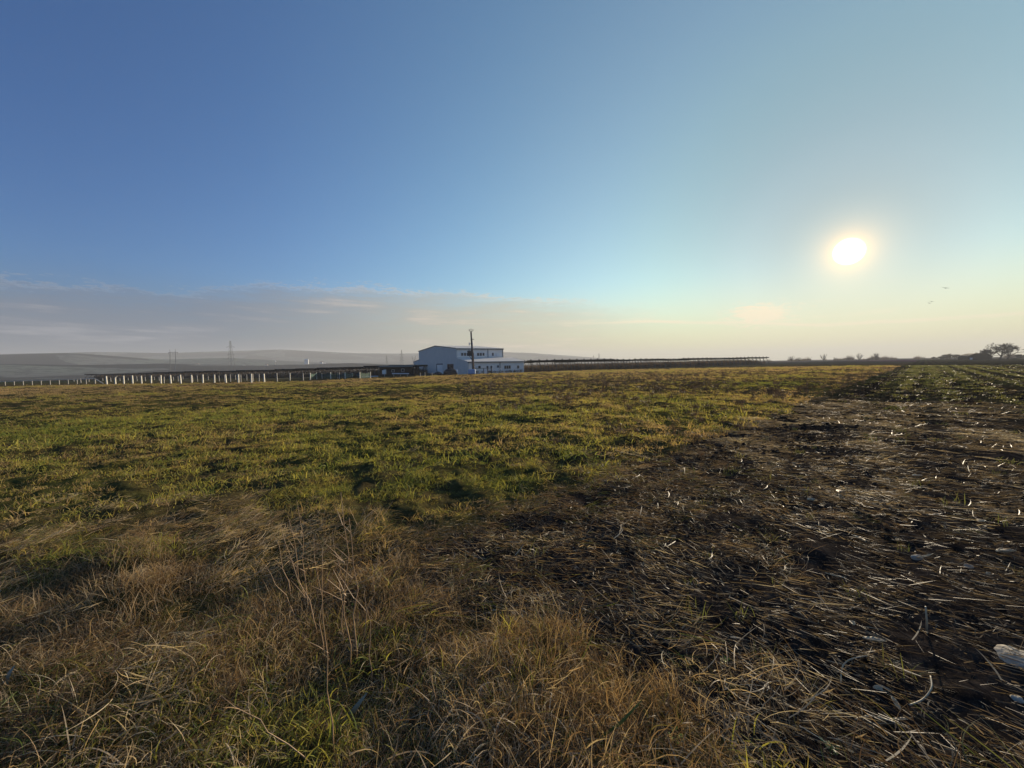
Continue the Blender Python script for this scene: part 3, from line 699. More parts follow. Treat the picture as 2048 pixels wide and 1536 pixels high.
for (a, ha, _), (c, hc, _) in zip(npos[:-1], npos[1:]):
    for z_ in (.35, .9):
        mb.tube([a + Vector((0, 0, ha * z_)), a.lerp(c, .5) + Vector((0, 0, (ha + hc) / 2 * z_ - .06)), c + Vector((0, 0, hc * z_))], .012, 3, False)
for (a, ha), (c, hc) in zip(ends[:-1], ends[1:]):
    for z_ in (.3, .6, .9): mb.tube([a + Vector((0, 0, ha * z_)), c + Vector((0, 0, hc * z_))], .008, 3, False)
wr = mb.obj('fence_wire', M['steel']); tag(wr, 'thin wires strung along the white posts and the netting fence', 'wire')

# ------------------------------------------------------------------ dark panel tables on slanting supports
def make_table(L_=7.6, label='', group='', knob=False):
    root = empty('panel_table', (0, 0, 0), label, 'solar table', group)
    # local x along the row, local y away from the camera side
    th = .10
    mb = MB(); mb.prism([(-L_ / 2 + .05, -.55, 3.02), (-L_ / 2 + .05, 1.5, 2.80), (-L_ / 2 + .05, 1.5, 2.80 + th), (-L_ / 2 + .05, -.55, 3.02 + th * 3.2)], (L_ - .1, 0, 0)); mb.obj('panel', M['panel'], root)
    for k in range(3):
        x = -L_ / 2 + L_ * (k + .5) / 3
        mb = MB(); mb.tube([(x, -1.0, -.3), (x, -1.0, 1.35), (x, -.75, 1.9), (x, -.1, 2.75), (x, .15, 2.98)], [.09, .09, .09, .08, .07], 5); mb.obj('support', M['darkmetal'], root)
        mb = MB(); mb.box((x, .9, 1.25), (.1, .1, 3.1)); mb.obj('post', M['steel'], root)
        if knob: mb = MB(); mb.box((x, -.2, 3.42), (.28, .2, .32)); mb.obj('post_head', M['darkmetal'], root)
    return root
def put_row(A, B, n, proto, labels, off=0.0, dz=0.0):
    dv = B - A; dv.z = 0; Ls = dv.length / n; u = dv.normalized(); nrm = Vector((-u.y, u.x, 0))
    if nrm.y < 0: nrm = -nrm
    if (u.x < 0): u = -u
    for k in range(n):
        c_ = A.lerp(B, (k + .5) / n) + nrm * off; o = copy_tree(proto)
        # keep local y pointing away from the camera
        o.rotation_euler = (0, 0, math.atan2(u.y, u.x)); o.location = (c_.x, c_.y, tz(c_.x, c_.y) + dz + rnd.uniform(-.07, .07))
        o.scale = (Ls / 7.6, 1, 1); o['label'] = labels(k)
pa_, pb_ = gpos(832, 112), gpos(172, 165)
def zfix(px, py, depth):            # how far the row must sit off the ground for its top to meet a pixel
    q_ = at(px, py, depth); return q_.z - tz(q_.x, q_.y) - 3.3
proto = make_table(7.6, 'x', 'dark panel tables left of the warehouse')
NL = 18
dza, dzb = zfix(832, 728.5, 112), zfix(172, 748.5, 165)
print('table dz', dza, dzb)
def put_row2(A, B, n, proto, lab, off, dz0, dz1):
    before = set(o.name for o in col.objects)
    put_row(A, B, n, proto, lab, off, 0)
    new = [o for o in col.objects if o.name not in before and o.get('category')]
    for k, o in enumerate(new): o.location.z += dz0 + (dz1 - dz0) * (k + .5) / n + rnd.uniform(-.09, .09)
put_row2(pa_, pb_, NL, proto, lambda k: 'dark panel table on slanting supports, %s in the front row counting left from the shed' % ORD[k], 0, dza, dzb)
for r2 in (1, 2):
    put_row2(pa_, pb_, NL, proto, lambda k, r2=r2: 'dark panel table, %s from the shed in the %s row left of the warehouse' % (ORD[k], ('', 'second', 'third')[r2]), 7.0 * r2, dza - .12 * r2, dzb - .12 * r2)
for ch in list(proto.children): bpy.data.objects.remove(ch)
bpy.data.objects.remove(proto)
proto = make_table(7.6, 'x', 'dark panel tables right of the warehouse', True)
pc_, pd_ = gpos(1053, 103), gpos(1535, 160)
dzc, dzd = zfix(1053, 721.8, 103), zfix(1535, 714.6, 160)
print('table dz', dzc, dzd)
put_row2(pc_, pd_, 15, proto, lambda k: 'dark panel table with post heads, %s along the row right of the warehouse' % ORD[k], 0, dzc, dzd)
put_row2(pc_, pd_, 15, proto, lambda k: 'dark panel table, %s from the warehouse in the rear row on its right' % ORD[k], 7.5, dzc - .1, dzd - .1)
for ch in list(proto.children): bpy.data.objects.remove(ch)
bpy.data.objects.remove(proto)

# ------------------------------------------------------------------ power pylons far off
def lattice(px, ytop, ybase, depth, label, arms, wtop=.5, wbase=.12, cat='pylon', name='power_pylon'):
    q0 = at(px, ybase, depth); rt = empty(name, q0, label, cat, 'power pylons on the plain')
    H = (ybase - ytop) / F * depth; wb = H * wbase
    th = max(.10, depth * .00022)
    zs = [H * f_ for f_ in (0, .22, .42, .58, .72, .84, .93, 1.0)]
    ws = [wb * (1 - .86 * f_) for f_ in (0, .22, .42, .58, .72, .84, .93, 1.0)]
    mb = MB()
    for sx in (-1, 1):
        for sy in (-1, 1): mb.tube([(sx * w_ / 2, sy * w_ / 2, z_) for w_, z_ in zip(ws, zs)], th, 4)
    mb.obj('leg_frame', M['pylon'], rt)
    mb = MB()
    for k in range(len(zs) - 1):
        for sy in (-1, 1):
            mb.tube([(-ws[k] / 2, sy * ws[k] / 2, zs[k]), (ws[k + 1] / 2, sy * ws[k + 1] / 2, zs[k + 1])], th * .7, 3)
            mb.tube([(ws[k] / 2, sy * ws[k] / 2, zs[k]), (-ws[k + 1] / 2, sy * ws[k + 1] / 2, zs[k + 1])], th * .7, 3)
    mb.obj('bracing', M['pylon'], rt)
    for f_, hw in arms:
        z_ = H * f_; w_ = H * hw
        for sx in (-1, 1):
            mb = MB(); mb.tube([(0, 0, z_), (sx * w_, 0, z_)], th, 4); mb.tube([(0, 0, z_ + H * .06), (sx * w_, 0, z_)], th * .8, 3); mb.obj('crossarm', M['pylon'], rt)
            mb = MB(); mb.tube([(sx * w_, 0, z_), (sx * w_, 0, z_ - H * .035)], th * 1.3, 4); mb.obj('insulator', M['pylon'], rt)
    return rt
lattice(463.5, 682, 742, 520, 'tall lattice pylon with three crossarms rising behind the panel tables', [(.80, .12), (.55, .10), (.42, .13)], wbase=.16)
lattice(804, 700, 735, 900, 'hazy lattice pylon just left of the warehouse', [(.74, .11), (.55, .09), (.40, .12)], wbase=.16)
lattice(774, 711, 735, 1150, 'faint small lattice pylon, farther than the one near the warehouse', [(.74, .11), (.52, .10)], wbase=.14)
lattice(1198, 706, 722, 1500, 'tiny faint pylon on the horizon right of the warehouse', [(.75, .14), (.5, .12)])
lattice(1187, 710, 722, 1700, 'tiny faint pylon left of its taller neighbour on the horizon', [(.75, .14)])
# portal pylon with two legs
q0 = at(346, 742, 560); rt = empty('portal_pylon', q0, 'two legged portal pylon with a flat crossbar in front of the hills', 'pylon', 'power pylons on the plain')
def rp(px, py): return at(px, py, 560) - q0
for x0, x1, xt, yt in ((340.4, 340.0, 339.2, 699), (351.6, 350.6, 350.6, 697.5)):
    mb = MB(); mb.tube([rp(x0, 742), rp(x1, 704.5)], [.42, .32], 6); mb.obj('leg', M['pylon'], rt)
    mb = MB(); mb.tube([rp(x1, 704.5), rp(xt, yt)], [.3, .12], 5); mb.obj('peak', M['pylon'], rt)
mb = MB(); mb.tube([rp(336.5, 705.6), rp(341, 704.5), rp(351, 704.3), rp(355.8, 704.8)], .34, 5); mb.obj('crossbar', M['pylon'], rt)
for px in (336.8, 345.8, 355.5):
    mb = MB(); mb.tube([rp(px, 705.2), rp(px, 709)], .16, 4); mb.obj('insulator', M['pylon'], rt)
# V shaped pylon head behind the small lean-to
q0 = at(828, 736, 800); rt = empty('portal_pylon', q0, 'V shaped pylon head showing above the left lean-to roof', 'pylon', 'power pylons on the plain')
for x0, x1 in ((827, 824), (828.4, 831)):
    mb = MB(); mb.tube([at(x0, 736, 800) - q0, at(x0, 722.5, 800) - q0, at((x0 * .3 + x1 * .7), 717.5, 800) - q0, at(x1, 712, 800) - q0], [.5, .45, .4, .35], 5); mb.obj('leg', M['pylon'], rt)
mb = MB(); mb.tube([at(824.5, 716, 800) - q0, at(830.6, 716, 800) - q0], .22, 4); mb.obj('crossbar', M['pylon'], rt)

# ------------------------------------------------------------------ far farm houses and a water tower
def house(px, py, depth, w_, h_, label, wallm='lime', roofm='tile'):
    q0 = at(px, py, depth); g_ = q0.z - h_ * .5
    rt = empty('farmhouse', (q0.x, q0.y, g_), label, 'house', 'white farm buildings on the plain'); rt.rotation_euler = (0, 0, rnd.uniform(-.5, .5))
    mb = MB(); mb.prism([(-w_ / 2, -w_ * .3, -8), (w_ / 2, -w_ * .3, -8), (w_ / 2, -w_ * .3, h_), (-w_ / 2, -w_ * .3, h_)], (0, w_ * .6, 0)); mb.obj('wall', M[wallm], rt)
    mb = MB(); mb.prism([(-w_ / 2 - .4, -w_ * .34, h_), (-w_ / 2 - .4, w_ * .34, h_), (-w_ / 2 - .4, 0, h_ * 1.5)], (w_ + .8, 0, 0)); mb.obj('roof', M[roofm], rt)
for k, (px, py, w_) in enumerate([(274, 733.5, 7), (279, 734.8, 8), (309, 733, 5), (376, 731.5, 9), (395, 729.5, 10), (488, 733, 6), (533, 731, 6), (613, 721, 8), (643, 726, 6), (649, 728.5, 5), (672, 730, 4)]):
    house(px, py, 900, w_, 3.4, 'tiny white farm building on the plain, %s from the left' % ORD[k], roofm='lime' if k % 2 else 'tile')
q0 = at(550, 735, 850); rt = empty('water_tower', q0, 'thin pale water tower with a bright round head left of the warehouse', 'water tower')
mb = MB(); mb.tube([(0, 0, -3), at(550.5, 725, 850) - q0], .7, 8); mb.obj('shaft', M['greypost'], rt)
mb = MB(); tq = at(550.5, 723, 850) - q0; mb.tube([tq + Vector((0, 0, -1.6)), tq + Vector((0, 0, -.6)), tq + Vector((0, 0, 1)), tq + Vector((0, 0, 1.8))], [.8, 1.8, 1.8, .5], 12); mb.obj('tank', M['lime'], rt)

# ------------------------------------------------------------------ bare trees
def grow(mb, tw, p, d, L_, r, lev, spread, seed_r, flat=0.0, minr=.03):
    """one limb with its forks; thick wood in mb, thin twigs in tw"""
    n_ = 3; pts = [p]; rad = [r]; cur = p.copy(); dd = d.copy()
    for k in range(n_):
        dd = (dd + Vector((seed_r.uniform(-1, 1), seed_r.uniform(-1, 1), seed_r.uniform(-.4, .8))) * .16).normalized()
        cur = cur + dd * (L_ / n_); pts.append(cur.copy()); rad.append(r * (1 - .38 * (k + 1) / n_))
    (mb if lev >= 3 else tw).tube(pts, [max(q_, minr) for q_ in rad], 5 if lev >= 3 else 3, False)
    if lev <= 0: return
    for k in range(seed_r.choice((2, 3, 3)) if lev > 1 else 3):
        ax = Vector((seed_r.uniform(-1, 1), seed_r.uniform(-1, 1), seed_r.uniform(-.5, .5))).normalized()
        nd = (dd + ax * spread * seed_r.uniform(.5, 1.1)).normalized(); nd.z = nd.z * (1 - flat) + .22 * (1 - 2 * flat); nd.normalize()
        st = pts[-1] if k < 2 else pts[seed_r.choice((1, 2))]
        grow(mb, tw, st, nd, L_ * seed_r.uniform(.6, .8), r * .58, lev - 1, spread, seed_r, flat, minr)
def bare_tree(px, ybase, hpx, depth, label, group, seed, lev=5, spread=.75, flat=.1, trunkf=.12, lean=0, rr=.035, name='bare_tree', cat='tree', minr=.035, trunks=1, wide=1.0):
    d = ray(px, ybase); p = Vector((0, 0, EYE)) + d * (depth / d.y); p.z = min(tz(p.x, p.y), p.z)
    H = (ybase - (ybase - hpx)) / F * depth
    rt = empty(name, p, label, cat, group); sr = random.Random(seed)
    tr_ = MB(); cr = MB(); tw = MB()
    for k in range(trunks):
        off = Vector(((k - (trunks - 1) / 2) * H * .25, 0, 0)); dl = Vector((lean + (k - (trunks - 1) / 2) * .4, sr.uniform(-.1, .1), 1)).normalized()
        T_ = off + dl * H * trunkf; tr_.tube([off + Vector((0, 0, -.6)), off, off + dl * H * trunkf * .6, T_], [H * rr * 1.5, H * rr * 1.2, H * rr, H * rr * .9], 7)
        for m_ in range(4):
            a_ = 2 * math.pi * m_ / 4 + sr.uniform(0, 1)
            nd = (dl + Vector((math.cos(a_), math.sin(a_), 0)) * spread * .8).normalized()
            grow(cr, tw, T_, nd, H * .27, H * rr * .7, lev - 1, spread, sr, flat, minr)
    tops = max([v[2] for v in tw.v] + [1]); f_ = H / tops
    for b_ in (tr_, cr, tw): b_.v = [(v[0] * f_ * wide, v[1] * f_, v[2] * f_) for v in b_.v]
    tr_.obj('trunk', M['bark'], rt, True); cr_ = cr.obj('limbs', M['bark'], rt); o = tw.obj('crown', M['bark'], rt); return rt
def fan_tree(px, ybase, hpx, depth, label, group, seed, wide=.9, lean=0, stem=.15, n=16, rr=.05):
    d = ray(px, ybase); p = Vector((0, 0, EYE)) + d * (depth / d.y); p.z = min(tz(p.x, p.y), p.z); H = hpx / F * depth
    rt = empty('bare_tree', p, label, 'tree', group); sr = random.Random(seed)
    tr_ = MB(); top_ = Vector((lean * H * stem, 0, H * stem)); tr_.tube([Vector((0, 0, -.5)), top_ * .5, top_], [H * .03, H * .026, H * .022], 6); tr_.obj('trunk', M['bark'], rt)
    tw = MB()
    for k in range(n):
        a_ = sr.uniform(0, 6.28); ro = (sr.random() ** .6) * wide; ln = H * (1 - stem) * (1 - .35 * ro * sr.random()) * sr.uniform(.75, 1.0)
        out = Vector((math.cos(a_) * ro + lean, math.sin(a_) * ro, 1)).normalized()
        m1 = top_ + (out + Vector((0, 0, -.15))) * ln * .5; tip = top_ + (out + Vector((0, 0, .12))) * ln
        tw.tube([top_, m1, tip], [H * .014, H * .009, rr * .5], 3, False)
        for j_ in range(7):
            f_ = sr.uniform(.3, .95); b0_ = top_.lerp(m1, f_ * 2) if f_ < .5 else m1.lerp(tip, f_ * 2 - 1)
            dd = (out + Vector((sr.uniform(-1, 1), sr.uniform(-1, 1), sr.uniform(-.2, .7))) * .75).normalized()
            tw.tube([b0_, b0_ + dd * ln * sr.uniform(.14, .3)], [rr, rr * .4], 3, False)
    tw.obj('crown', M['bark'], rt); return rt
TG = 'bare trees on the right horizon'
for px, yb, hp, dp, sd, lb in [(1480, 722, 8, 330, 1, 'small bare tree at the far end of the panel tables'), (1497, 722, 6, 330, 2, 'thin bare tree just right of the end of the panel tables'),
        (1583, 718.5, 13, 330, 3, 'bare tree rising in a thin fan, the leftmost tall one beyond the tables'), (1599, 718, 9, 330, 4, 'low bare tree beside the fan shaped one'),
        (1647, 718, 15, 340, 5, 'upright bare tree with fine twigs alone on the horizon line'), (1670, 717.5, 7, 420, 6, 'faint low bare tree between two upright ones'), (1697, 717, 10, 380, 7, 'bare tree leaning left beside the spreading one'),
        (1718, 717, 15, 330, 8, 'bare spreading tree with forked limbs, left of the round crowned one'), (1752, 716.5, 15, 300, 9, 'round crowned bare tree with a clear short trunk, last before the far field')]:
    fan_tree(px, yb, hp, dp, lb, TG, sd, wide=1.0 if sd in (3, 8) else .7, lean=-.35 if sd == 7 else 0, stem=.30 if sd == 9 else .12, n=20 if sd in (8, 9, 5, 3) else 11)
bt = bare_tree(2008, 711, 34, 190, 'big spreading bare willow with arching limbs at the right edge of the picture', None, 21, lev=7, spread=1.05, flat=.35, trunkf=.16, lean=.25, rr=.03, name='willow_tree', minr=.028, trunks=2, wide=1.35)
bare_tree(1972, 711.5, 22, 200, 'dense rounded bare bush left of the big willow', None, 22, lev=6, spread=.9, flat=.05, trunkf=.08, rr=.018, name='bare_bush', cat='bush', minr=.05, trunks=2)
for px, hp, dp, sd, lb in [(1868, 6, 300, 31, 'low grey bush, first of the hedge row left of the mound'), (1884, 7, 290, 32, 'twiggy grey bush, second in the hedge row left of the mound'), (1897, 12, 280, 33, 'tallest grey bush in the hedge row left of the mound'), (1914, 10, 270, 34, 'grey bush, fourth in the hedge row left of the mound'), (1929, 9, 265, 35, 'grey bush right beside the left foot of the mound'), (2040, 9, 230, 36, 'grey bush under the right side of the willow')]:
    bare_tree(px, 714.3 if px < 2000 else 711.5, hp, dp, lb, 'grey bushes of the far hedge', sd, lev=5, spread=1.0, trunkf=.06, rr=.02, name='bare_bush', cat='bush', minr=.07, wide=1.3, trunks=2)
# earth roofed barn
q0 = gpos(1957, 195); rt = empty('round_roof_barn', Vector((q0.x, q0.y, q0.z)), 'grey barn with a low curved roof beside the big willow', 'barn')
ux = Vector((math.cos(R(-40)), math.sin(R(-40)), 0))
wl = 36 / F * 195; hl = 12.5 / F * 195
arc = [(-wl / 2, 0)] + [(-wl / 2 + wl * k / 12, hl * (.42 + .58 * math.sin(math.pi * k / 12) ** .8)) for k in range(13)] + [(wl / 2, 0)]
rt.rotation_euler = (0, 0, R(-25))
mb = MB(); mb.prism([(x, 0, z) for x, z in arc], (0, 7, 0)); mb.obj('barn_body', M['darkwood'], rt)
mb = MB(); mb.prism([(x * 1.04, -.4, z + .02) for x, z in arc[1:-1]] + [(x * 1.04, -.4, z + .22) for x, z in arc[1:-1]][::-1], (0, 7.8, 0)); mb.obj('roof', M['darkwood'], rt)
mb = MB(); mb.box((-wl * .32, -.05, hl * .2), (.9, .06, .9)); mb.obj('window', M['whiteframe'], rt)

# ------------------------------------------------------------------ birds
def bird(px, py, depth, rz, label, sc_=1.0):
    rt = empty('bird', at(px, py, depth), label, 'bird', 'birds below the sun'); rt.rotation_euler = (.3, .2, rz); rt.scale = (sc_,) * 3
    mb = MB(); mb.tube([(-.30, 0, 0), (-.2, 0, .01), (0, 0, .02), (.15, 0, .03), (.24, 0, .04), (.30, 0, .035)], [.02, .06, .09, .06, .045, .01], 8); mb.obj('body', M['bird'], rt, True)
    mb = MB(); mb.prism([(-.28, 0, 0), (-.48, .10, .01), (-.50, 0, .01), (-.48, -.10, .01)], (0, 0, .012)); mb.obj('tail', M['bird'], rt)
    for s_ in (-1, 1):
        mb = MB(); mb.prism([(.10, s_ * .05, .03), (.13, s_ * .35, .16), (-.02, s_ * .78, .10), (-.12, s_ * .40, .13), (-.12, s_ * .05, .03)][::s_], (0, 0, .015)); mb.obj('wing', M['bird'], rt)
bird(1891, 576.5, 95, .9, 'dark bird in flight, the higher one below right of the sun', .9)
bird(1863, 603.5, 120, .5, 'pale bird gliding low, upper of the two close together', .9)
bird(1858.5, 606.5, 130, .2, 'faint bird, lowest of the three below the sun', .9)

# ------------------------------------------------------------------ vegetation: tufts scattered over the fields
def veg_mat(name, pts, trans=.45, rough=.45, spec=.35):
    """colour from the instance tint (0..1) along a ramp, a little per blade"""
    m = bpy.data.materials.new(name); m.use_nodes = True; t = m.node_tree; q = NB(t); bs = t.nodes['Principled BSDF']; out = t.nodes['Material Output']
    ti = q.n('ShaderNodeAttribute', attribute_type='INSTANCER', attribute_name='tint').outputs['Fac']
    bl = q.n('ShaderNodeAttribute', attribute_type='GEOMETRY', attribute_name='blade').outputs['Fac']
    f = q.m('ADD', ti, q.m('MULTIPLY', q.m('SUBTRACT', bl, .5), .50), clamp=True)
    c = q.ramp(f, pts)
    v = q.lin(bl, 0, 1, .6, 1.45); cb = q.n('ShaderNodeCombineColor')
    for i_ in range(3): t.links.new(v, cb.inputs[i_])
    c = q.mix(1.0, c, cb.outputs[0], 'MULTIPLY')
    t.links.new(c, bs.inputs['Base Color']); bs.inputs['Roughness'].default_value = rough; bs.inputs['Specular IOR Level'].default_value = spec
    tr = q.n('ShaderNodeBsdfTranslucent'); t.links.new(q.mix(1.0, c, (1.35, 1.25, .8), 'MULTIPLY'), tr.inputs[0])
    mx = q.n('ShaderNodeMixShader'); mx.inputs[0].default_value = trans
    t.links.new(bs.outputs[0], mx.inputs[1]); t.links.new(tr.outputs[0], mx.inputs[2]); t.links.new(mx.outputs[0], out.inputs[0])
    return m
M_grass = veg_mat('meadow_blades', [(0, (.52, .37, .20)), (.2, (.32, .21, .10)), (.42, (.37, .30, .095)), (.66, (.35, .325, .075)), (.88, (.25, .26, .055)), (1, (.13, .165, .04))], .5, .6, .2)
M_dry = veg_mat('dry_blades', [(0, (.74, .60, .40)), (.25, (.46, .33, .19)), (.5, (.20, .125, .066)), (.68, (.06, .038, .024)), (.80, (.14, .13, .04)), (1, (.075, .11, .025))], .42, .5, .32)  # wide pale to dark range paints sunlit highlights and dark gaps
M_straw = veg_mat('fallen_straw', [(0, (.72, .62, .44)), (.25, (.42, .31, .18)), (.6, (.17, .13, .088)), (1, (.040, .028, .019))], .30, .52, .30)
M_weed = veg_mat('dead_weeds', [(0, (.20, .13, .08)), (.5, (.09, .06, .04)), (1, (.045, .032, .024))], .2, .6, .3)
M_seed = veg_mat('seedlings', [(0, (.22, .20, .07)), (.5, (.14, .15, .045)), (1, (.08, .10, .03))], .5, .4, .4)
src = bpy.data.collections.new('tuft_sources')
def ribbons(n, R0, L_, wdt, th0, th1, curl, segs=4, azs_=None, roll=.5, seed=0, z0=0.0, branch=0, wob=.0):
    """n blades: root scattered in radius R0, start tilt th0..th1 from vertical, bending by curl over the length"""
    g = np.random.default_rng(seed); k = segs + 1
    ra = g.uniform(0, 2 * np.pi, n); rr_ = R0 * np.sqrt(g.uniform(0, 1, n))
    root = np.stack([rr_ * np.cos(ra), rr_ * np.sin(ra), np.full(n, 1.0) * z0], -1)
    a = g.uniform(0, 2 * np.pi, n) if azs_ is None else g.normal(azs_[0], azs_[1], n)
    ln = g.uniform(L_[0], L_[1], n); w_ = g.uniform(wdt[0], wdt[1], n)
    th = g.uniform(th0, th1, n); cu = g.uniform(curl[0], curl[1], n); daz = g.normal(0, wob, n)
    P = [root]; p = root.copy(); D = []
    for s_ in range(segs):
        t_ = (s_ + .5) / segs; an = a + daz * t_ * 2; tt = th + cu * t_ ** 1.3
        d = np.stack([np.sin(tt) * np.cos(an), np.sin(tt) * np.sin(an), np.cos(tt)], -1); D.append(d)
        p = p + d * (ln / segs)[:, None]; p[:, 2] = np.maximum(p[:, 2], .002 + .01 * g.uniform(0, 1, n)); P.append(p.copy())
    D.append(D[-1]); verts = []
    ro = g.uniform(-roll, roll, n)
    for s_ in range(k):
        d = D[s_]; sd = np.stack([-np.sin(a), np.cos(a), np.zeros(n)], -1)
        up = np.cross(d, sd); s2 = sd * np.cos(ro)[:, None] + up * np.sin(ro)[:, None]
        f_ = (1 - (s_ / segs) ** 2.2 * .92) * (.7 + .3 * min(1, s_ * 2 / segs))
        verts.append(P[s_] - s2 * (w_ * f_ / 2)[:, None]); verts.append(P[s_] + s2 * (w_ * f_ / 2)[:, None])
    Vv = np.stack(verts, 1).reshape(-1, 3)
    base_ = np.arange(n)[:, None] * (2 * k)
    F_ = np.stack([np.concatenate([base_ + 2 * s_, base_ + 2 * s_ + 1, base_ + 2 * s_ + 3, base_ + 2 * s_ + 2], 1) for s_ in range(segs)], 1).reshape(-1, 4)
    bl = np.repeat(g.uniform(0, 1, n), 2 * k)
    return Vv, F_, bl
def join(parts):
    vs_, fs, bs_ = [], [], []; o = 0
    for v, f, b_ in parts: vs_.append(v); fs.append(f + o); bs_.append(b_); o += len(v)
    return np.concatenate(vs_), np.concatenate(fs), np.concatenate(bs_)
def source(kind, parts, mat):
    c = bpy.data.collections.get(kind) or bpy.data.collections.new(kind)
    V_, F_, B_ = join(parts)
    me = np_mesh(kind, V_, F_, mat, False, {'blade': B_})
    o = bpy.data.objects.new('%s_%02d' % (kind, len(c.objects)), me); c.objects.link(o); return c
def scatter(name, kind, X, Y, rot, scl, tint, dz=0.0, label=None, tilt=0.0):
    n = len(X); Z = terr(X, Y) + dz
    me = bpy.data.meshes.new(name); me.vertices.add(n)
    me.vertices.foreach_set('co', np.stack([X, Y, Z], -1).astype(np.float32).ravel())
    g = np.random.default_rng(len(name) + n)
    r3 = np.stack([g.normal(0, tilt, n), g.normal(0, tilt, n), rot], -1)
    for nm, ty, ar in (('rot', 'FLOAT_VECTOR', r3), ('scl', 'FLOAT', scl), ('tint', 'FLOAT', tint)):
        at_ = me.attributes.new(nm, ty, 'POINT')
        at_.data.foreach_set('vector' if ty == 'FLOAT_VECTOR' else 'value', np.ascontiguousarray(ar, dtype=np.float32).ravel())
    cs = bpy.data.collections[kind]; nv = len(cs.objects)
    at_ = me.attributes.new('idx', 'INT', 'POINT'); at_.data.foreach_set('value', g.integers(0, nv, n).astype(np.int32))
    o = link(bpy.data.objects.new(name, me)); tag(o, label, None, None, 'stuff')
    ng = bpy.data.node_groups.new(name, 'GeometryNodeTree')
    ng.interface.new_socket('Geometry', in_out='INPUT', socket_type='NodeSocketGeometry'); ng.interface.new_socket('Geometry', in_out='OUTPUT', socket_type='NodeSocketGeometry')
    gi = ng.nodes.new('NodeGroupInput'); go = ng.nodes.new('NodeGroupOutput')
    ip = ng.nodes.new('GeometryNodeInstanceOnPoints'); ci = ng.nodes.new('GeometryNodeCollectionInfo'); ci.inputs['Collection'].default_value = cs
    ci.inputs['Separate Children'].default_value = True; ci.inputs['Reset Children'].default_value = True
    def na(nm, ty):
        q = ng.nodes.new('GeometryNodeInputNamedAttribute'); q.data_type = ty; q.inputs[0].default_value = nm
        return [s_ for s_ in q.outputs if s_.enabled and s_.name == 'Attribute'][0]
    ng.links.new(gi.outputs[0], ip.inputs['Points']); ng.links.new(ci.outputs[0], ip.inputs['Instance'])
    ip.inputs['Pick Instance'].default_value = True
    ng.links.new(na('idx', 'INT'), ip.inputs['Instance Index'])
    e2r = ng.nodes.new('FunctionNodeEulerToRotation'); ng.links.new(na('rot', 'FLOAT_VECTOR'), e2r.inputs[0]); ng.links.new(e2r.outputs[0], ip.inputs['Rotation'])
    ng.links.new(na('scl', 'FLOAT'), ip.inputs['Scale']); ng.links.new(ip.outputs[0], go.inputs[0])
    md = o.modifiers.new('scatter', 'NODES'); md.node_group = ng
    return o
def wedge(r0, r1, dens, amax=58, amin=None):
    amin = -amax if amin is None else amin
    area = math.radians(amax - amin) / 2 * (r1 * r1 - r0 * r0); n = int(area * dens)
    r = np.sqrt(rng.uniform(r0 * r0, r1 * r1, n)); a = np.radians(rng.uniform(amin, amax, n))
    return r * np.sin(a), r * np.cos(a)
def bands(bs_):
    xs_, ys_, ss = [], [], []
    for r0, r1, dn, s_ in bs_:
        x, y = wedge(r0, r1, dn); xs_.append(x); ys_.append(y); ss.append(np.full(len(x), s_))
    return np.concatenate(xs_), np.concatenate(ys_), np.concatenate(ss)

# sources
for k in range(7):   # short meadow grass, swept over
    source('meadow_tuft', [ribbons(52, .17, (.03, .11), (.0032, .0062), .1, 1.1, (.3, 1.9), 4, roll=.9, seed=100 + k, wob=.35),
                           ribbons(14, .16, (.08, .15), (.0025, .005), .5, 1.3, (.5, 1.6), 4, roll=.9, seed=130 + k, wob=.3)], M_grass)
for k in range(6):   # the same a little coarser for the middle distance
    source('mid_tuft', [ribbons(46, .20, (.025, .095), (.006, .011), .1, 1.25, (.2, 1.6), 3, roll=1.1, seed=160 + k, wob=.3)], M_grass)
for k in range(5):   # coarse clumps for the distance
    source('far_tuft', [ribbons(54, .40, (.04, .15), (.014, .028), .1, 1.3, (.2, 1.3), 3, roll=1.3, seed=200 + k, wob=.3)], M_grass)
for k in range(10):   # long dry grass, tangled
    source('dry_tuft', [ribbons(26, .15, (.08, .24), (.0022, .0046), .1, 1.0, (.6, 3.0), 7, roll=1.3, seed=300 + k, wob=.7),
                        ribbons(60, .20, (.03, .12), (.0020, .0044), .3, 1.5, (-.4, 1.8), 4, roll=1.4, seed=330 + k, wob=.7),
                        ribbons(3, .14, (.10, .24), (.004, .0075), .1, .8, (1.2, 3.0), 7, roll=.9, seed=350 + k, wob=.3)], M_dry)
for k in range(6):   # soft fine brown growth
    source('fuzz_tuft', [ribbons(80, .15, (.06, .20), (.0022, .004), .0, .8, (.2, 1.9), 5, roll=1.3, seed=380 + k, wob=.6)], M_dry)
for k in range(6):   # short green growth low between the dry blades
    source('green_tuft', [ribbons(40, .12, (.03, .12), (.003, .0065), .1, 1.1, (.3, 1.5), 4, roll=.9, seed=1100 + k, wob=.3)], M_grass)
for k in range(5):   # flattened mats of dry grass, combed one way
    source('dry_mat', [ribbons(60, .22, (.05, .24), (.0022, .005), 1.1, 1.55, (-.2, .5), 6, azs_=(0, .6), roll=1.4, seed=400 + k, wob=.6, z0=.02)], M_dry)
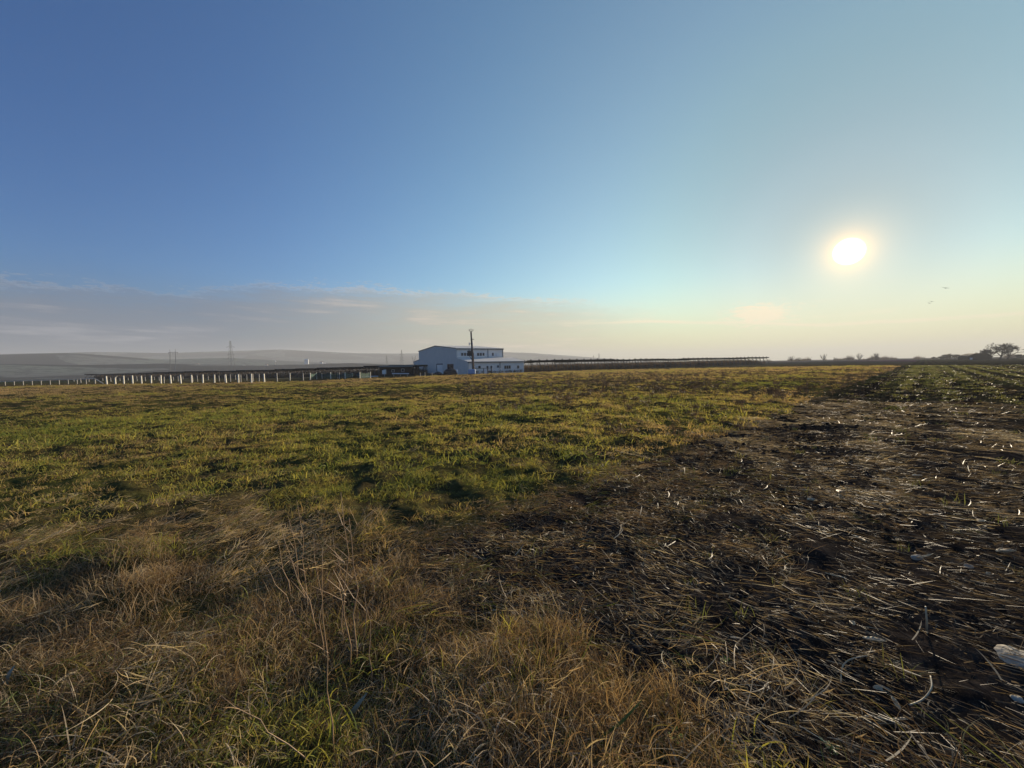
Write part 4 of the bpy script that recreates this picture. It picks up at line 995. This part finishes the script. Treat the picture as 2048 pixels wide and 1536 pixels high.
for k in range(9):   # straw on the field
    source('straw_patch', [ribbons(44, .28, (.03, .17), (.0016, .0052), 1.42, 1.58, (-.04, .04), 2, azs_=(0, .33), roll=1.5, seed=500 + k, wob=.03, z0=.012),
                           ribbons(34, .30, (.012, .055), (.002, .009), .8, 1.6, (-.3, .3), 2, roll=1.5, seed=530 + k, wob=.1, z0=.010),
                           ribbons(1, .25, (.10, .26), (.005, .010), 1.45, 1.58, (-.05, .05), 4, azs_=(0, .7), roll=.6, seed=560 + k, wob=.1, z0=.02)], M_straw)
for k in range(4):
    source('far_straw', [ribbons(16, .7, (.05, .26), (.014, .030), 1.1, 1.6, (-.2, .2), 2, azs_=(0, 1.1), roll=1.4, seed=600 + k, wob=.2, z0=.03)], M_straw)
for k in range(5):   # pale scraps of husk
    source('scraps', [ribbons(5, .28, (.03, .09), (.008, .022), 1.2, 1.6, (-.5, .5), 3, azs_=(0, .7), roll=.9, seed=620 + k, wob=.2, z0=.02)], M_straw)
for k in range(4):   # clods of soil
    pr_ = []
    for c_ in range(14):
        g = np.random.default_rng(650 + k * 20 + c_); n_ = 6
        th = np.linspace(0, 2 * np.pi, n_, endpoint=False); rd = g.uniform(.008, .034); cx, cy = g.uniform(-.3, .3, 2)
        rg = [np.stack([cx + rd * f_ * np.cos(th) * g.uniform(.7, 1.2, n_), cy + rd * f_ * np.sin(th) * g.uniform(.7, 1.2, n_), np.full(n_, rd * h_) + g.uniform(-.2, .2, n_) * rd], -1) for f_, h_ in ((1.1, -.4), (1.1, .35), (.5, .85))]
        Vc = np.concatenate(rg); Fc = [(a_ * n_ + q_, a_ * n_ + (q_ + 1) % n_, (a_ + 1) * n_ + (q_ + 1) % n_, (a_ + 1) * n_ + q_) for a_ in range(2) for q_ in range(n_)] + [(12, 13, 14, 15), (12, 15, 16, 17)]
        pr_.append((Vc, np.array(Fc), np.full(len(Vc), g.uniform(0, 1))))
    source('clods', pr_, M_stub)
for k in range(5):   # dead weeds standing in the meadow
    source('dead_weed', [ribbons(9, .10, (.25, .55), (.006, .012), .0, .45, (-.2, .4), 4, roll=1.5, seed=700 + k, wob=.3),
                         ribbons(26, .16, (.08, .2), (.012, .03), .2, 1.4, (-.3, .8), 2, roll=1.5, seed=730 + k, wob=.4, z0=.18)], M_weed)
for k in range(4):
    source('scrub', [ribbons(60, .7, (.6, 2.1), (.02, .045), .0, .5, (-.2, .5), 4, roll=1.5, seed=800 + k, wob=.4),
                     ribbons(90, .9, (.3, .8), (.03, .06), .2, 1.2, (-.4, .6), 2, roll=1.5, seed=830 + k, wob=.4, z0=.5)], M_weed)
for k in range(4):
    source('seedling', [ribbons(14, .06, (.04, .12), (.003, .0055), .1, .8, (.2, 1.1), 3, roll=.6, seed=900 + k, wob=.1)], M_seed)
for k in range(3):
    source('far_seedling', [ribbons(30, .3, (.06, .14), (.012, .022), .1, .9, (.2, .9), 2, roll=1, seed=930 + k, wob=.1)], M_seed)

PI = math.pi
# meadow
MEADOW = [('meadow_grass', 'meadow_tuft', [(1.6, 6, 52, 1.0)], 'short green and yellow meadow grass covering the near field'), ('meadow_grass_mid', 'mid_tuft', [(6, 11, 44, 1.0), (11, 20, 24, 1.25)], 'olive meadow grass in low humps beyond the nearest strip')]
for nm_, kd_, bb_, lb_ in MEADOW:
  X, Y, S = bands(bb_)
  bd, vg = border(X, Y), verge(X, Y)
  k = (bd > -.05) & (vg < .1); X, Y, S, bd = X[k], Y[k], S[k], bd[k]
  g_ = fbm(X * .35, Y * .35, 71, 4); g2_ = fbm(X * 1.7, Y * 1.7, 75, 3)
  green = .50 + .4 * g_ + .5 * g2_ - .22 * sst(np.hypot(X, Y), 14, 34) - .30 * (1 - sst(bd, 0, .9)) - .25 * (1 - sst(-verge(X, Y), 0, 1.2))
  scatter(nm_, kd_, X, Y, rng.normal(2.6, .9, len(X)), S * rng.uniform(.5, 1.25, len(X)) * np.clip(.9 + .7 * g2_ + 1.0 * fbm(X * 4.5, Y * 4.5, 77, 2), .3, 1.8), np.clip(green + rng.normal(0, .15, len(X)), 0, 1), -.01, lb_, .15)
X, Y, S = bands([(9, 18, 3, .5), (18, 34, 8, .75), (34, 62, 4.5, 1.0), (62, 110, 2.0, 1.35)])
bd = border(X, Y); vg = verge(X, Y); dep = Y
lim = np.interp(np.degrees(np.arctan2(X, Y)), [-60, -45, -30, -7, 5, 25, 40, 60], [72, 64, 62, 88, 98, 125, 150, 150])
k = (bd > .1) & (vg < 0) & (Y < lim); X, Y, S, bd = X[k], Y[k], S[k], bd[k]
g_ = fbm(X * .12, Y * .12, 81, 4); g2_ = fbm(X * .5, Y * .5, 85, 3); rr_ = np.hypot(X, Y)
green = .46 + .6 * g_ + .5 * g2_ - .26 * sst(rr_, 22, 55) - .3 * (1 - sst(bd, 0, 2.5))
scatter('meadow_grass_far', 'far_tuft', X, Y, rng.normal(2.6, 1.0, len(X)), S * rng.uniform(.45, 1.1, len(X)) * np.clip(.9 + 1.3 * g2_, .3, 1.9), np.clip(green + rng.normal(0, .13, len(X)), .02, 1), -.02, 'brownish green meadow grass stretching to the fence and the warehouse', .15)
# verge of long dry grass
X, Y = wedge(.55, 6.5, 105, 66); vg = verge(X, Y); bd = border(X, Y)
left = sst(-X, 0, 2.5)
k = (vg > -.12 - .9 * rng.uniform(0, 1, len(X)) ** 3 * (1 + left)) ; X, Y, vg = X[k], Y[k], vg[k]
h_ = fbm(X * 1.3, Y * 1.3, 91, 3); h2 = fbm(X * .6, Y * .6, 95, 2)
tint = np.where(rng.uniform(0, 1, len(X)) < .57 + .9 * h2 + .35 * h_ - .22 * left[k] * 0, .64, .10) + .12 * h2 + rng.normal(0, .10, len(X))
scl = rng.uniform(.4, 1.05, len(X)) * (1 + .7 * h_) * np.clip(.75 + vg * .35, .5, 1.0)
dens = rng.uniform(0, 1, len(X)) < np.clip(.62 + 1.0 * h_, .15, 1)
X, Y, tint, scl, vg = X[dens], Y[dens], tint[dens], scl[dens], vg[dens]
scatter('verge_grass', 'dry_tuft', X, Y, rng.uniform(0, 2 * PI, len(X)), scl, np.clip(tint, 0, 1), -.01, 'long tangled dry grass along the bottom of the picture', .25)
X, Y = wedge(.5, 6.0, 26, 66); vg = verge(X, Y)
k = (vg > -.7) & (rng.uniform(0, 1, len(X)) < .8); X, Y = X[k], Y[k]
scatter('matted_grass', 'dry_mat', X, Y, rng.normal(.5, .8, len(X)) + 2.2 * fbm(X * .7, Y * .7, 97, 2), rng.uniform(.6, 1.3, len(X)), np.clip(np.where(rng.uniform(0, 1, len(X)) < .6, .66, .14) + rng.normal(0, .08, len(X)), 0, .78), .0, 'flattened mats of dead grass between the tufts', .15)  # same painted light and dark contrast in the mats
X, Y = wedge(.6, 4.5, 95, 64); vg = verge(X, Y); h_ = fbm(X * .8 + 11, Y * .8, 131, 3) + .35 * np.exp(-((X - .55) ** 2 + (Y - 1.75) ** 2) / .35)
k = (vg > -.1) & (h_ > .12); X, Y, h_ = X[k], Y[k], h_[k]
scatter('brown_fuzz', 'fuzz_tuft', X, Y, rng.uniform(0, 6.3, len(X)), rng.uniform(.5, 1.0, len(X)) * (.7 + h_), np.clip(.40 + rng.normal(0, .12, len(X)), 0, 1), 0, 'fine reddish brown dead growth in soft patches at the bottom', .15)
X, Y = wedge(.6, 6.0, 55, 64); vg = verge(X, Y); h_ = fbm(X * .9 + 5, Y * .9, 121, 3)
k = (vg > -.1) & (h_ > .06); X, Y, h_ = X[k], Y[k], h_[k]
scatter('verge_green', 'green_tuft', X, Y, rng.uniform(0, 6.3, len(X)), rng.uniform(.6, 1.4, len(X)), np.clip(.72 + rng.normal(0, .16, len(X)), 0, 1), 0, 'green grass growing low between the dry blades', .15)
X, Y = wedge(1.4, 6.5, 30, 50, -32); vg = verge(X, Y); bd = border(X, Y)
k = (vg < .1) & (bd < .35) & (rng.uniform(0, 1, len(X)) < np.clip(1.15 - sst(-bd, .2, 2.2) - .6 * fbm(X, Y, 151, 2), 0, 1)); X, Y = X[k], Y[k]
scatter('brown_litter', 'dry_mat', X, Y, rng.normal(-.6, 1.1, len(X)), rng.uniform(.5, .95, len(X)), np.clip(.58 + rng.normal(0, .2, len(X)), 0, .74), .01, 'dark brown dead grass litter between the verge and the stubble', .12)
X, Y = wedge(2.0, 4.2, 40, -14, -30); k = ((X + 1.15) ** 2 + (Y - 2.75) ** 2 < .30); X, Y = X[k], Y[k]
scatter('stalk_foot_growth', 'fuzz_tuft', X, Y, rng.uniform(0, 6.3, len(X)), rng.uniform(.6, 1.05, len(X)), np.clip(.36 + rng.normal(0, .14, len(X)), 0, .6), 0, 'warm brown dry growth round the foot of the tall stalks', .12)
# pale flattened swathes at the edge of the meadow
X, Y = wedge(2.4, 7.5, 14, 62, -62); bd = border(X, Y); vg = verge(X, Y)
k = (bd > .2) & (vg < .2) & (rng.uniform(0, 1, len(X)) < .06 + .75 * sst(-X, .2, 3.0) * (1 - sst(Y, 3.4, 5.2))); X, Y = X[k], Y[k]
scatter('matted_meadow', 'dry_mat', X, Y, rng.normal(.4, .5, len(X)), rng.uniform(.5, 1.0, len(X)), np.clip(.20 + rng.normal(0, .22, len(X)), 0, 1), .03, 'pale flattened swathes of dry grass in the meadow', .12)
# stubble
X, Y, S = bands([(1.0, 5, 27, 1.0), (5, 10, 16, 1.15), (10, 20, 8, 1.4)])
k = (border(X, Y) < .25) & (verge(X, Y) < .25); X, Y, S = X[k], Y[k], S[k]
rot = np.interp(Y, [1, 3, 8], [-1.18, -.90, -.65]) + rng.normal(0, .28, len(X)) + .9 * fbm(X * .5, Y * .5, 99, 2)
h_ = fbm(X * .9, Y * .9, 101, 3)
k = rng.uniform(0, 1, len(X)) < np.clip(.80 + .9 * h_, .25, 1); X, Y, S, rot, h_ = X[k], Y[k], S[k], rot[k], h_[k]
scatter('stubble_straw', 'straw_patch', X, Y, rot, S * rng.uniform(.7, 1.2, len(X)), np.clip(.57 - .5 * h_ + rng.normal(0, .25, len(X)), 0, 1), .010, 'chopped straw and stalks lying over the dark soil', .08)
X2, Y2, S2 = bands([(1.0, 5, 7, .75), (5, 12, 4.5, 1.0), (12, 26, 2.2, 1.3), (26, 50, .7, 1.7)])
k = (border(X2, Y2) < .1) & (verge(X2, Y2) < .1); X2, Y2, S2 = X2[k], Y2[k], S2[k]
scatter('soil_clods', 'clods', X2, Y2, rng.uniform(0, 6.3, len(X2)), S2 * rng.uniform(.5, 1.15, len(X2)), X2 * 0, 0, 'dark crumbly clods of soil on the stubble field')
X, Y, S = bands([(15, 24, 2.0, .7), (24, 50, .8, .9), (50, 110, .15, 1.2)])
k = (border(X, Y) < 0) & (X > 0); X, Y, S = X[k], Y[k], S[k]
scatter('far_straw_litter', 'far_straw', X, Y, rng.normal(-.8, .6, len(X)), S * rng.uniform(.6, 1.3, len(X)), np.clip(.74 + rng.normal(0, .28, len(X)), 0, 1), .0, 'straw litter on the far part of the stubble field', .05)
X, Y, S = bands([(1.2, 6, 5, .8), (6, 16, 3.2, 1.0), (16, 40, 1.0, 1.3), (40, 80, .25, 1.8)])
k = (border(X, Y) < -.2) & (verge(X, Y) < 0) & (X > -.5) & (rng.uniform(0, 1, len(X)) < np.clip(.55 + 1.2 * fbm(X * .6, Y * .6, 161, 2), .1, 1)); X, Y, S = X[k], Y[k], S[k]
scatter('pale_scraps', 'scraps', X, Y, rng.normal(-.7, .6, len(X)), S * rng.uniform(.5, 1.1, len(X)), np.clip(.06 + np.abs(rng.normal(0, .16, len(X))), 0, 1), .012, 'small pale scraps of husk scattered over the stubble', .15)
# seedlings in drilled rows
X, Y, S = bands([(1.5, 6, 1.6, 1.0), (6, 14, 1.6, 1.3)])
k = (border(X, Y) < 0) & (verge(X, Y) < 0); X, Y, S = X[k], Y[k], S[k]
scatter('seedlings', 'seedling', X, Y, rng.uniform(0, 6.3, len(X)), S * rng.uniform(.6, 1.3, len(X)), rng.uniform(0, 1, len(X)), 0, 'scattered green seedlings among the straw')
X, Y, S = bands([(7, 12, 7, .5), (12, 30, 8, .7), (30, 60, 6, .9), (60, 120, 2.6, 1.3)])
bd = border(X, Y); u = -(1.07 * Y - 4.5 - X) / 1.465
rowk = np.abs((u / 1.5) % 1 - .5) < .17
pk = np.where((u > 1.4) & (u < 10), 1.0, .16) * np.where(rowk, 1, np.where(u < 5, .30, .05))
k = (bd < -.6) & (rng.uniform(0, 1, len(X)) < pk * (.06 + .94 * sst(np.hypot(X, Y), 11, 34))) & (X > 0); X, Y, S = X[k], Y[k], S[k]
scatter('seedling_rows', 'far_seedling', X, Y, rng.uniform(0, 6.3, len(X)), S * rng.uniform(.7, 1.3, len(X)), np.clip(rng.uniform(0, .9, len(X)), 0, 1), 0, 'green rows of young crop in the far stubble field')
# dead weeds in the right half of the meadow and along its edge
X, Y = wedge(11, 70, 1.7, 48, -8); bd = border(X, Y)
h_ = fbm(X * .12, Y * .12, 111, 3) + .3 * fbm(X * .6, Y * .6, 113, 2)
h_ = h_ + .75 * np.exp(-((X - 7) ** 2 / 60 + (Y - 22) ** 2 / 40))
k = (bd > .2) & (rng.uniform(0, 1, len(X)) < np.clip(.26 + 1.3 * h_, .03, 1)) ; X, Y = X[k], Y[k]
scatter('dead_weeds', 'dead_weed', X, Y, rng.uniform(0, 6.3, len(X)), rng.uniform(.5, 1.15, len(X)), rng.uniform(.2, 1, len(X)), 0, 'dark dead weeds standing in the right half of the meadow', .15)
X, Y = wedge(7, 90, 1.6, 50, 0); bd = border(X, Y)
k = (bd > -.5) & (bd < 1.8) ; X, Y = X[k], Y[k]
scatter('edge_weeds', 'dead_weed', X, Y, rng.uniform(0, 6.3, len(X)), rng.uniform(.35, .8, len(X)), rng.uniform(0, .8, len(X)), 0, 'brown weeds along the edge between meadow and stubble', .2)
# scrub under and behind the panel tables and along the warehouse foot
def along(A, B, n, d0, d1):
    f_ = rng.uniform(0, 1, n); u = (B - A).normalized(); nr = Vector((-u.y, u.x, 0)); nr = nr if nr.y > 0 else -nr; o_ = rng.uniform(d0, d1, n)
    return A.x + (B.x - A.x) * f_ + nr.x * o_, A.y + (B.y - A.y) * f_ + nr.y * o_
x1_, y1_ = along(pa_, pb_, 2600, 1.0, 22); x2_, y2_ = along(pc_, pd_, 3200, 1.0, 18)
X = np.concatenate([x1_, x2_]); Y = np.concatenate([y1_, y2_])
scatter('scrub_rows', 'scrub', X, Y, rng.uniform(0, 6.3, len(X)), rng.uniform(.8, 1.4, len(X)) * np.where(X > 0, .90, 1.0), rng.uniform(0, .8, len(X)), 0, 'grey brown scrub growing thick under the dark panel tables', .1)
a_ = np.radians(rng.uniform(33, 58, 700)); r_ = rng.uniform(480, 800, 700); kk = fbm(a_ * 90, a_ * 0, 141, 3) > -.05
scatter('far_treeline', 'scrub', (r_ * np.sin(a_))[kk], (r_ * np.cos(a_))[kk], rng.uniform(0, 6.3, kk.sum()), rng.uniform(.9, 2.4, kk.sum()) * (1 + 1.2 * np.clip(fbm(a_ * 200, a_ * 0, 143, 3)[kk], -.5, 1)), rng.uniform(.2, 1, kk.sum()), -.5, 'hazy low tree line along the horizon on the right', .05)
x1_, y1_ = along(C0 + n_side * 1.0, C0 + e1 * LEN + n_side * 1.0, 60, -.6, .4); x2_, y2_ = along(pc_ + Vector((0, -3, 0)), pc_.lerp(pd_, .22) + Vector((0, -3, 0)), 90, -2, 3)
X = np.concatenate([x1_, x2_]); Y = np.concatenate([y1_, y2_])
scatter('foot_scrub', 'dead_weed', X, Y, rng.uniform(0, 6.3, len(X)), rng.uniform(1.2, 2.6, len(X)), rng.uniform(0, .7, len(X)), 0, 'dry brown bushes along the foot of the warehouse side', .1)

# ------------------------------------------------------------------ foreground: single stalks, husks, stones, leaves
def dry_stalk(px, py, tx, ty, label, seed, r=.004, nb_=5):
    b0 = hit(px, py); depth = b0.y; tip = at(tx, ty, depth + rnd.uniform(-.05, .12))
    rt = empty('dry_stalk', b0, label, 'weed stalk', 'tall dry weed stalks in the foreground')
    sr = random.Random(seed); L_ = tip - b0; mb = MB(); pts = []
    for k in range(7):
        f_ = k / 6; pts.append(L_ * f_ + Vector((math.sin(f_ * 3.1) * sr.uniform(-.02, .03), 0, 0)) + Vector((0, 0, -.02 if k == 0 else 0)))
    mb.tube(pts, [r * (1 - .72 * k / 6) for k in range(7)], 5); mb.obj('stem', M['stalk'], rt, True)
    for k in range(nb_):
        f_ = sr.uniform(.35, .95); p_ = L_ * f_; sd = sr.choice((-1, 1)); l_ = L_.length * sr.uniform(.08, .22)
        dd = (L_.normalized() * sr.uniform(.5, 1.1) + Vector((sd * sr.uniform(.4, 1), sr.uniform(-.5, .5), 0))).normalized()
        mb = MB(); mb.tube([p_, p_ + dd * l_ * .5 + Vector((0, 0, .004)), p_ + dd * l_], [r * .45, r * .35, r * .15], 4); mb.obj('side_twig', M['stalk'], rt)
M['stalk'] = mat_simple('dry_stalk', (.42, .27, .145), .55, .4, .3, 20)
M['leafgreen'] = mat_simple('green_leaf', (.10, .15, .035), .45, .4, .25, 20)
M['leafgrey'] = mat_simple('grey_leaf', (.24, .25, .19), .6, .3, .25, 25)
M['leafyellow'] = mat_simple('yellow_green_leaf', (.28, .32, .04), .5, .3, .2, 25)
for m_ in ('leafgreen', 'leafyellow'):
    bs = M[m_].node_tree.nodes['Principled BSDF']; bs.inputs['Transmission Weight'].default_value = .0; bs.inputs['Subsurface Weight'].default_value = .0
stalks = [(700, 1350, 682, 985, 'tallest dry stalk, upright, with forked twigs at its tip', 9), (716, 1330, 698, 1035, 'dry stalk close on the right of the tallest one', 5), (622, 1240, 593, 1000, 'dry stalk leaning left, left of the tallest one', 5),
          (612, 1220, 575, 1030, 'thin dry stalk leaning far left', 3), (640, 1280, 560, 1045, 'slanting dry stalk crossing the left group low down', 4), (668, 1520, 645, 1095, 'straight bare dry stalk ending lower, in front of the group', 2),
          (600, 1250, 530, 1130, 'short dry stalk slanting left near the ground', 3), (640, 1200, 735, 1010, 'dry stalk slanting right across the tall one', 3), (560, 1200, 600, 1120, 'short dry stalk standing apart at the left of the group', 2)]
stalks += [(650, 1330, 628, 1075, 'thin dry stalk between the left group and the bare one', 2), (588, 1210, 548, 1070, 'thin outermost dry stalk of the left group', 2), (724, 1290, 760, 1090, 'thin dry stalk tilting right beyond the tall pair', 2), (690, 1290, 664, 1060, 'thin dry stalk just left of the tallest', 2), (742, 1380, 728, 1180, 'short dry stalk below right of the tall pair', 1)]
for k, (a, c, d, e_, lb, nb_) in enumerate(stalks): dry_stalk(a, c, d, e_, lb, 40 + k, (.0042 if k in (0, 1) else .0032), nb_)
for k, (a, c, d, e_, lb) in enumerate([(640, 1536, 440, 1390, 'long pale stalk lying slantwise at the bottom left of centre'), (870, 1500, 845, 1290, 'thin stalk standing at the bottom centre'), (1165, 1080, 1200, 1015, 'small bent pale stalk at the meadow edge')]):
    dry_stalk(a, c, d, e_, lb, 70 + k, .003, 2)
def husk(px, py, wpx, ang_, label, kind='husk', curl=.3, mat='husk', hw=.3, name='maize_husk', cat='husk', lift=.012):
    p = hit(px, py); dist = (p - Vector((0, 0, EYE))).length; L_ = wpx / F * p.y * 1.05
    nx, ny = 9, 4; mb = MB(); sr = random.Random(px * 7 + py)
    for i_ in range(nx):
        t_ = i_ / (nx - 1); wv = hw * L_ * (math.sin(math.pi * min(1, t_ * .92 + .08)) ** .7) * .5
        for j_ in range(ny + 1):
            s_ = j_ / ny * 2 - 1
            mb.v.append((L_ * (t_ - .5), wv * s_, lift + abs(s_) ** 2 * wv * .7 + curl * L_ * ((t_ - .5) ** 2) * .7 + sr.uniform(-1, 1) * L_ * .022))
    for i_ in range(nx - 1):
        for j_ in range(ny):
            a_ = i_ * (ny + 1) + j_; mb.f.append((a_, a_ + 1, a_ + ny + 2, a_ + ny + 1))
    o = mb.obj(name, M[mat], None, True); so = o.modifiers.new('t', 'SOLIDIFY'); so.thickness = .0015
    o.location = p + Vector((0, 0, .012)); o.rotation_euler = (sr.uniform(-.25, .25), sr.uniform(-.15, .15), ang_)
    tag(o, label, cat, 'pale husks and stalk pieces on the stubble'); return o
for px, py, wp, an, lb, hw in [(1716, 1084, 34, 1.5, 'pale husk standing up among straw, right of centre', .28), (1834, 956, 30, .3, 'long pale husk lying level, the farthest large one', .25), (1716, 937, 22, -.9, 'pale slanting stalk piece above the cluster of husks', .2),
        (1683, 990, 26, .5, 'crumpled pale husk in the cluster right of the meadow edge', .5), (1625, 1006, 24, .1, 'pale hooked husk left in the cluster', .45), (1612, 986, 22, -.4, 'small pale husk above the hooked one', .3), (1750, 1291, 40, -.2, 'smooth oval pale husk below the sandy patch', .35),
        (1788, 1418, 30, 1.2, 'broken pale husk piece near the bottom right', .35), (1763, 1388, 30, -.2, 'flat tan husk above the broken piece', .4), (1850, 1120, 40, .15, 'flat straw coloured stalk piece at middle right', .12), (1870, 1036, 36, .1, 'long pale stalk piece lying level at the far right', .12),
        (1706, 1255, 18, 1.2, 'small upright pale husk left of the oval one', .5), (1672, 1160, 34, -.9, 'pale forked stalk piece left of the sandy patch', .15), (1963, 1050, 30, .4, 'curled tan husk near the right edge', .35), (1980, 1158, 14, .3, 'small round pale piece near the right edge', .7), (1800, 1452, 60, .15, 'long pale curved husk at the bottom right', .1), (2015, 1112, 34, -.1, 'tan stone like husk at the right edge', .5),
        (1595, 932, 20, -.3, 'pale stalk scrap at the near left of the field', .2), (1650, 850, 12, .1, 'bright scrap far out in the stubble', .5), (1905, 812, 9, .1, 'tiny bright scrap farthest out in the stubble', .5)]:
    husk(px, py, wp, an, lb, hw=hw)
# curved pale stems lying on the straw
def arc_stem(pxs, label, r=.0036):
    P = [hit(px, py) + Vector((0, 0, .04)) for px, py in pxs]
    c_ = P[0].copy(); mb = MB(); pts = []
    for k in range(len(P) - 1):
        p0_, p1_, p2_, p3_ = P[max(k - 1, 0)], P[k], P[k + 1], P[min(k + 2, len(P) - 1)]
        for m_ in range(5):
            t_ = m_ / 5; pts.append(.5 * ((2 * p1_) + (p2_ - p0_) * t_ + (2 * p0_ - 5 * p1_ + 4 * p2_ - p3_) * t_ * t_ + (3 * p1_ - p0_ - 3 * p2_ + p3_) * t_ ** 3) - c_)
    pts.append(P[-1] - c_); mb.tube(pts, r, 5); o = mb.obj('curved_stem', M['straw'], None, True); o.location = c_; tag(o, label, 'stem', 'curved pale stems on the stubble')
arc_stem([(1681, 1382), (1684, 1352), (1700, 1335), (1735, 1328)], 'pale stem curving like a hook below the oval husk')
arc_stem([(1818, 1428), (1845, 1415), (1862, 1393), (1860, 1368)], 'pale stem curving up at the right of the broken husk')
arc_stem([(1710, 1457), (1740, 1450), (1790, 1462)], 'thick pale stem lying level near the bottom right')
# upright broken stick
b0 = hit(1854, 1268); o_ = MB(); tp_ = at(1851, 1213, b0.y) - b0; o_.tube([Vector((0, 0, -.02)), tp_ * .5 + Vector((.003, 0, 0)), tp_], [.006, .005, .0045], 6)
so_ = o_.obj('broken_stick', M['husk'], None, True); so_.location = b0; tag(so_, 'pale broken stick standing upright beside the sandy patch', 'stick')
# stones
def stone(px, py, wpx, hpx, label, seed, mat='stone'):
    p = hit(px, py); W_ = wpx / F * p.y; H_ = hpx / F * p.y; mb = MB(); n_, m_ = 22, 12
    for i_ in range(m_ + 1):
        ph = math.pi * i_ / m_
        for k in range(n_):
            th_ = 2 * math.pi * k / n_; d = Vector((math.sin(ph) * math.cos(th_), math.sin(ph) * math.sin(th_), math.cos(ph)))
            f_ = 1 + .30 * mnoise.noise(d * 1.3 + Vector((seed, 0, 0))) + .10 * mnoise.noise(d * 4 + Vector((0, seed, 0)))
            mb.v.append((d.x * W_ / 2 * f_, d.y * W_ * .36 * f_, d.z * H_ * .62 * f_))
    for i_ in range(m_):
        for k in range(n_): mb.f.append((i_ * n_ + k, (i_ + 1) * n_ + k, (i_ + 1) * n_ + (k + 1) % n_, i_ * n_ + (k + 1) % n_))
    o = mb.obj('field_stone', M[mat], None, True); o.location = p + Vector((0, 0, H_ * .22)); tag(o, label, 'stone', 'stones on the stubble'); return o
stone(2038, 1322, 88, 17, 'big pale stone cut by the right edge of the picture', 2.0)
stone(2033, 1400, 24, 9, 'small pale stone below the big one', 5.0)
stone(1835, 1118, 20, 10, 'round tan stone at middle right', 7.0)
stone(1937, 1135, 16, 8, 'small tan stone left of the right edge', 9.0)
# green leaves and leafy shoots
def blade_leaf(px, py, tx, ty, wid, label, mat='leafgreen', name='broad_leaf', bend=.15):
    b0 = hit(px, py); tip = at(tx, ty, b0.y + .02); L_ = tip - b0; mb = MB(); n_ = 9
    sdv = Vector((-L_.z, 0, L_.x)).normalized(); lg = L_.length
    for k in range(n_):
        t_ = k / (n_ - 1); c_ = L_ * t_ + Vector((0, -bend * lg * math.sin(math.pi * t_), bend * lg * .4 * math.sin(math.pi * t_)))
        w_ = wid * (math.sin(math.pi * (.12 + .86 * t_)) ** .75)
        mb.v += [tuple(c_ - sdv * w_ / 2 + Vector((0, .2 * w_, 0))), tuple(c_), tuple(c_ + sdv * w_ / 2 + Vector((0, .2 * w_, 0)))]
    for k in range(n_ - 1):
        for j_ in (0, 1): a_ = k * 3 + j_; mb.f.append((a_, a_ + 1, a_ + 4, a_ + 3))
    o = mb.obj(name, M[mat], None, True); o.location = b0; tag(o, label, 'leaf'); return o
blade_leaf(1180, 1490, 1285, 1398, .016, 'broad green blade pointing up right at the bottom centre', bend=.1)
blade_leaf(1105, 1510, 1145, 1455, .012, 'green blade left of the broad one at the bottom')
blade_leaf(262, 1350, 190, 1335, .014, 'green blade pointing left in the dark grass at lower left')
blade_leaf(14, 1372, 30, 1330, .02, 'grey green leaf standing at the left edge', 'leafgrey')
blade_leaf(690, 1445, 735, 1385, .022, 'dried grey leaf with a pale edge near the bottom', 'leafgrey')
def shoot(px, py, hpx, label, mat, seed, n=12):
    b0 = hit(px, py); H_ = hpx / F * b0.y; rt = empty('leafy_shoot', b0, label, 'seedling plant', 'small leafy shoots'); sr = random.Random(seed)
    for k in range(n):
        a_ = sr.uniform(0, 6.28); p_ = Vector((math.cos(a_) * H_ * .35 * sr.random(), math.sin(a_) * H_ * .35 * sr.random(), H_ * sr.uniform(.25, 1))); w_ = H_ * sr.uniform(.10, .2)
        u_ = Vector((math.cos(a_), math.sin(a_), sr.uniform(-.2, .6))).normalized(); v_ = u_.cross(Vector((sr.uniform(-.3, .3), 0, 1))).normalized()
        mb = MB(); mb.v = [tuple(q_) for q_ in (p_, p_ + u_ * w_ + v_ * w_ * .5, p_ + u_ * w_ * 1.8 + Vector((0, 0, w_ * .2)), p_ + u_ * w_ - v_ * w_ * .5)]; mb.f = [(0, 1, 2, 3)]; mb.obj('leaf', M[mat], rt)
    mb = MB(); mb.tube([(0, 0, -.01), (0, 0, H_ * .5), (H_ * .1, 0, H_)], [.002, .0016, .001], 4); mb.obj('stem', M['leafgreen'], rt)
for px, py, hp, lb, mt, sd in [(1450, 1335, 18, 'yellow green shoot among brown grass at lower right of centre', 'leafyellow', 1), (1352, 1490, 30, 'yellow green shoot at the bottom, right of the broad blade', 'leafyellow', 2), (1334, 1400, 14, 'single small yellow leafed shoot above the bottom one', 'leafyellow', 3),
        (722, 1362, 16, 'yellow green shoot beside the dried grey leaf', 'leafyellow', 4), (700, 1235, 22, 'green shoot at the foot of the tall dry stalks', 'leafyellow', 5), (885, 1125, 14, 'small pale green shoot on the dark patch', 'leafyellow', 6), (985, 1240, 18, 'grey green leafed shoot left of centre', 'leafgrey', 7), (1660, 1520, 40, 'dark green leafy clump at the bottom right', 'leafgreen', 8)]:
    shoot(px, py, hp, lb, mt, sd, 14 if hp > 16 else 8)
